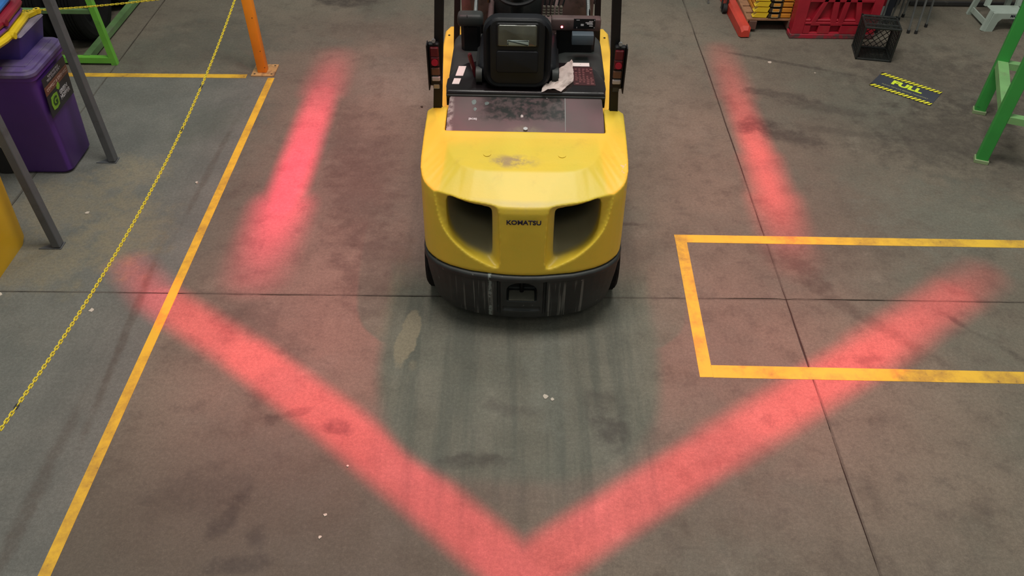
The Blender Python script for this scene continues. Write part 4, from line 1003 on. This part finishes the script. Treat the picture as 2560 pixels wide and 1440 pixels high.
# steel stools
def stool(loc, feet, lab):
    t_ = thing('steel_stool', lab, 'stool', loc, 0, 'steel stools behind the black crate')
    for x, y in feet:
        l_ = obj('leg', cyl((x, y, .012), (x * .72, y * .72 + .0, .66), .0095, 10), M['rod'], t_, True)
        obj('rubber_foot', cyl((x * 1.0, y, 0), (x * .99, y * .99, .03), .0145, 10), M['rubber'], l_, True)
    obj('seat', cyl((0, 0, .655), (0, 0, .68), .17, 28), M['darkbox'], t_, True)
    bm = bmesh.new(); tube(bm, [(.165 * math.cos(a), .165 * math.sin(a), .42) for a in [2 * math.pi * k / 28 for k in range(28)]], .006, 6, True); obj('foot_ring', bm, M['rod'], t_, True)
stool((3.52, 7.20, 0), ((.148, -.13), (-.148, -.13), (-.148, .14), (.148, .14)), 'steel legged stool just behind the black crate')
stool((3.715, 7.24, 0), ((.02, -.18), (.165, -.04), (-.12, .10), (.02, .17)), 'steel legged stool right of the first, feet in the open')
# dark drum behind the stools
DB = thing('drum', 'dark blue drum in the shadow behind the steel stools', 'drum', (3.56, 7.85, 0))
obj('drum_body', cyl((0, 0, .0), (0, 0, .75), .28, 32), M['darkbox'], DB, True)
bm = bmesh.new()
for z in (.02, .26, .50, .74): cy(bm, (0, 0, z - .008), (0, 0, z + .008), .288, 32)
obj('drum_hoop', bm, M['darkbox'], DB, True)
# dark pallet racking along the top right
DR = thing('dark_racking', 'dark steel racking base along the top right behind the white stool', 'rack', (4.5, 7.66, 0))
for y, z, h_ in ((0, .03, .03), (.08, .10, .02), (.18, .06, .03), (.30, .16, .03), (.46, .12, .04)):
    obj('rail', barm((-.62, y, z), (1.9, y, z), .03, h_), M['rail'], DR)
obj('back_panel', box((.6, .62, .35), (2.6, .03, .7)), M['rail'], DR)
for x in (-.60, .55, 1.85): obj('rack_post', box((x, .25, .5), (.06, .06, 1.0)), M['rail'], DR)
for k in range(14):
    x = -.5 + k * .13; bm = bmesh.new(); bx(bm, (x, .20 + .1 * (k % 3), .10), (.07, .05, .02), .004, Matrix.Rotation(k * 1.3, 3, 'Z')); obj('scrap_bracket', bm, M['rail'] if k % 4 else M['rod'], DR)

# white step stool
WS = thing('step_stool', 'white plastic two-step stool behind the green rack', 'stool', (4.57, 7.13, 0))
def arch_panel(x0, x1, z0, z1, ax0, ax1, az, th, y, parent, name, flare=.02):
    out = [(x0 - flare, z0), (ax0 - flare * .6, z0), (ax0 + .004, az - .03), (ax0 + .03, az), (ax1 - .03, az), (ax1 - .004, az - .03), (ax1 + flare * .6, z0), (x1 + flare, z0), (x1, z1), (x0, z1)]
    bm = bmesh.new(); prism(bm, out, 0, th); bm.transform(frame((0, y, 0), (1, 0, 0), (0, 0, 1))); return obj(name, bm, M['stool'], parent)
arch_panel(-.145, .145, 0, .175, -.085, .095, .125, .012, 0, WS, 'front_panel')
obj('lower_step', box((-.0, .085, .172), (.29, .16, .012), .004), M['stool'], WS)
for s in (-1, 1):
    bm = bmesh.new(); bar(bm, (s * .155 - .02, .01, 0), (s * .14, .03, .18), .05, .035, (0, 1, 0)); obj('front_leg', bm, M['stool'], WS)
    bm = bmesh.new(); bar(bm, (s * .145, .165, .17), (s * .125, .19, .44), .045, .03, (0, 1, 0)); obj('upper_leg', bm, M['stool'], WS)
    bm = bmesh.new(); bar(bm, (s * .165, .36, 0), (s * .13, .30, .44), .045, .03, (0, 1, 0)); obj('rear_leg', bm, M['stool'], WS)
    bm = bmesh.new(); bar(bm, (s * .158, .03, .055), (s * .160, .34, .055), .012, .05); obj('side_rail', bm, M['stool'], WS)
obj('upper_step', box((0, .25, .445), (.29, .17, .012), .004), M['stool'], WS)
obj('upper_apron', box((0, .182, .415), (.26, .012, .05), .002), M['stool'], WS)
text('MAX', .034, frame((.045, -.0135, .152), (1, 0, 0), (0, 0, 1)), M['ink'], WS, 'lettering', .0006, .9, .001)

# ------------------------------------------------------------------ pallet truck beam, pallet, yellow stack, caster
RBm = thing('red_steel_beam', 'red orange steel beam pointing at the camera beside the pallet', 'beam', (2.115, 6.93, 0), R(2))
bm = bmesh.new(); V = []
for y, w_, z0, z1 in ((.0, .075, .012, .075), (.035, .10, .004, .105), (1.3, .10, .004, .105)):
    V.append([(-w_ / 2, y, z0), (w_ / 2, y, z0), (w_ / 2, y, z1 - .02), (w_ / 2 - .02, y, z1), (-w_ / 2 + .02, y, z1), (-w_ / 2, y, z1 - .02)])
loft(bm, V); obj('beam', bm, M['redbeam'], RBm)
PL = thing('pallet', 'brown wooden pallet under the stack of yellow folded barriers', 'pallet', (2.20, 7.06, 0))
for k in range(7): obj('deck_board', box((.36, .06 + k * .145, .118), (.82, .115, .018), .002), M['wood'], PL)
for x in (0.0, .36, .72): obj('bearer', box((x, .50, .068), (.07, 1.02, .08), .003), M['woodd'], PL)
obj('edge_board', box((-.052, .50, .10), (.018, 1.0, .055), .002), M['wood'], PL)
for k in range(4):
    z = .132 + k * .052
    YS = thing('folded_barrier', 'yellow and orange folded plastic barrier, %s in the stack on the pallet' % ('lowest', 'second from the bottom', 'third from the bottom', 'topmost')[k], 'barrier', (2.19, 7.075, z), 0, 'folded yellow barriers on the pallet')
    bm = bmesh.new(); bx(bm, (.36, .34, .022), (.66, .60, .036), .004); obj('panel', bm, M['co'], YS)
    bm = bmesh.new(); prism(bm, [(.0, .004), (.125, .0), (.140, .044), (.035, .044)], 0, .06); bm.transform(frame((0, .06, 0), (1, 0, 0), (0, 0, 1))); obj('yellow_end', bm, M['cy'], YS)
    obj('recess', box((.195, .015, .022), (.110, .05, .034)), M['cdark'], YS)
    obj('latch', box((.195, -.004, .024), (.060, .02, .024), .003), M['co'], YS)
    bm = bmesh.new(); 
    for a, b in (((.165, -.018, .012), (.165, -.018, .040)), ((.225, -.018, .012), (.225, -.018, .040)), ((.165, -.018, .012), (.225, -.018, .012))): cy(bm, a, b, .002, 6)
    obj('wire_loop', bm, M['cline'], YS)
    obj('orange_end', box((.300, .03, .022), (.09, .07, .038), .003), M['co'], YS)
CS = thing('trolley_caster', 'dark caster wheel on the floor left of the red beam', 'caster', (2.02, 7.46, 0))
bm = bmesh.new(); cy(bm, (-.018, 0, .045), (.018, 0, .045), .045, 22); obj('wheel', bm, M['rubber'], CS, True)
bm = bmesh.new(); bx(bm, (.026, .02, .08), (.006, .05, .10), .002); bx(bm, (-.026, .02, .08), (.006, .05, .10), .002); bx(bm, (0, .03, .13), (.07, .07, .008), .002); obj('fork', bm, M['dgrey'], CS)
obj('stem', cyl((0, .03, .13), (.01, .05, .40), .011, 10), M['rail'], CS, True)
RD = thing('steel_rod_foot', 'thin bright steel rod foot standing left of the caster wheel', 'rod', (1.905, 7.66, 0))
obj('rod', cyl((0, 0, .006), (-.035, .05, .25), .007, 10), M['rod'], RD, True); obj('tip', cyl((0, 0, 0), (0, 0, .018), .010, 10), M['steel'], RD, True)

# ------------------------------------------------------------------ litter
def flake(x, y, r, lab, m='chip', n=7, h_=.004):
    bm = bmesh.new(); P = [(x + r * random.uniform(.5, 1.1) * math.cos(2 * math.pi * k / n), y + r * random.uniform(.5, 1.1) * math.sin(2 * math.pi * k / n)) for k in range(n)]
    prism(bm, P, .0003, h_); tag(obj('litter', bm, M[m]), lab, 'litter', kind='thing')
flake(-2.887, 4.262, .020, 'pale brown chip on the floor between the two grey posts')
flake(-2.50, 3.335, .018, 'pale leaf-shaped scrap on the floor just right of the chain')
flake(2.247, 6.476, .022, 'torn white scrap on the floor in front of the red barrier')
flake(2.592, 6.292, .010, 'tiny white speck on the floor left of the FULL sign')
flake(.185, 2.72, .018, 'white crumb on the floor behind the forklift, biggest of the pair')
flake(.225, 2.70, .012, 'white crumb on the floor behind the forklift, smaller of the pair')
flake(-.873, 1.995, .010, 'white speck low left of the red V, farther of two')
flake(-.877, 1.88, .010, 'white speck low left of the red V, nearer of two')
flake(-.808, 2.268, .008, 'white speck just outside the left red arm')
flake(-.741, 5.667, .012, 'small black pebble on the floor left of the forklift post', 'cdark', 7, .008)
flake(-3.11, 3.46, .022, 'white blotch on the floor beside the yellow bin', 'chip')
flake(-2.245, 4.61, .012, 'pale pebble on the floor right next to the chain', 'chip', 7, .01)
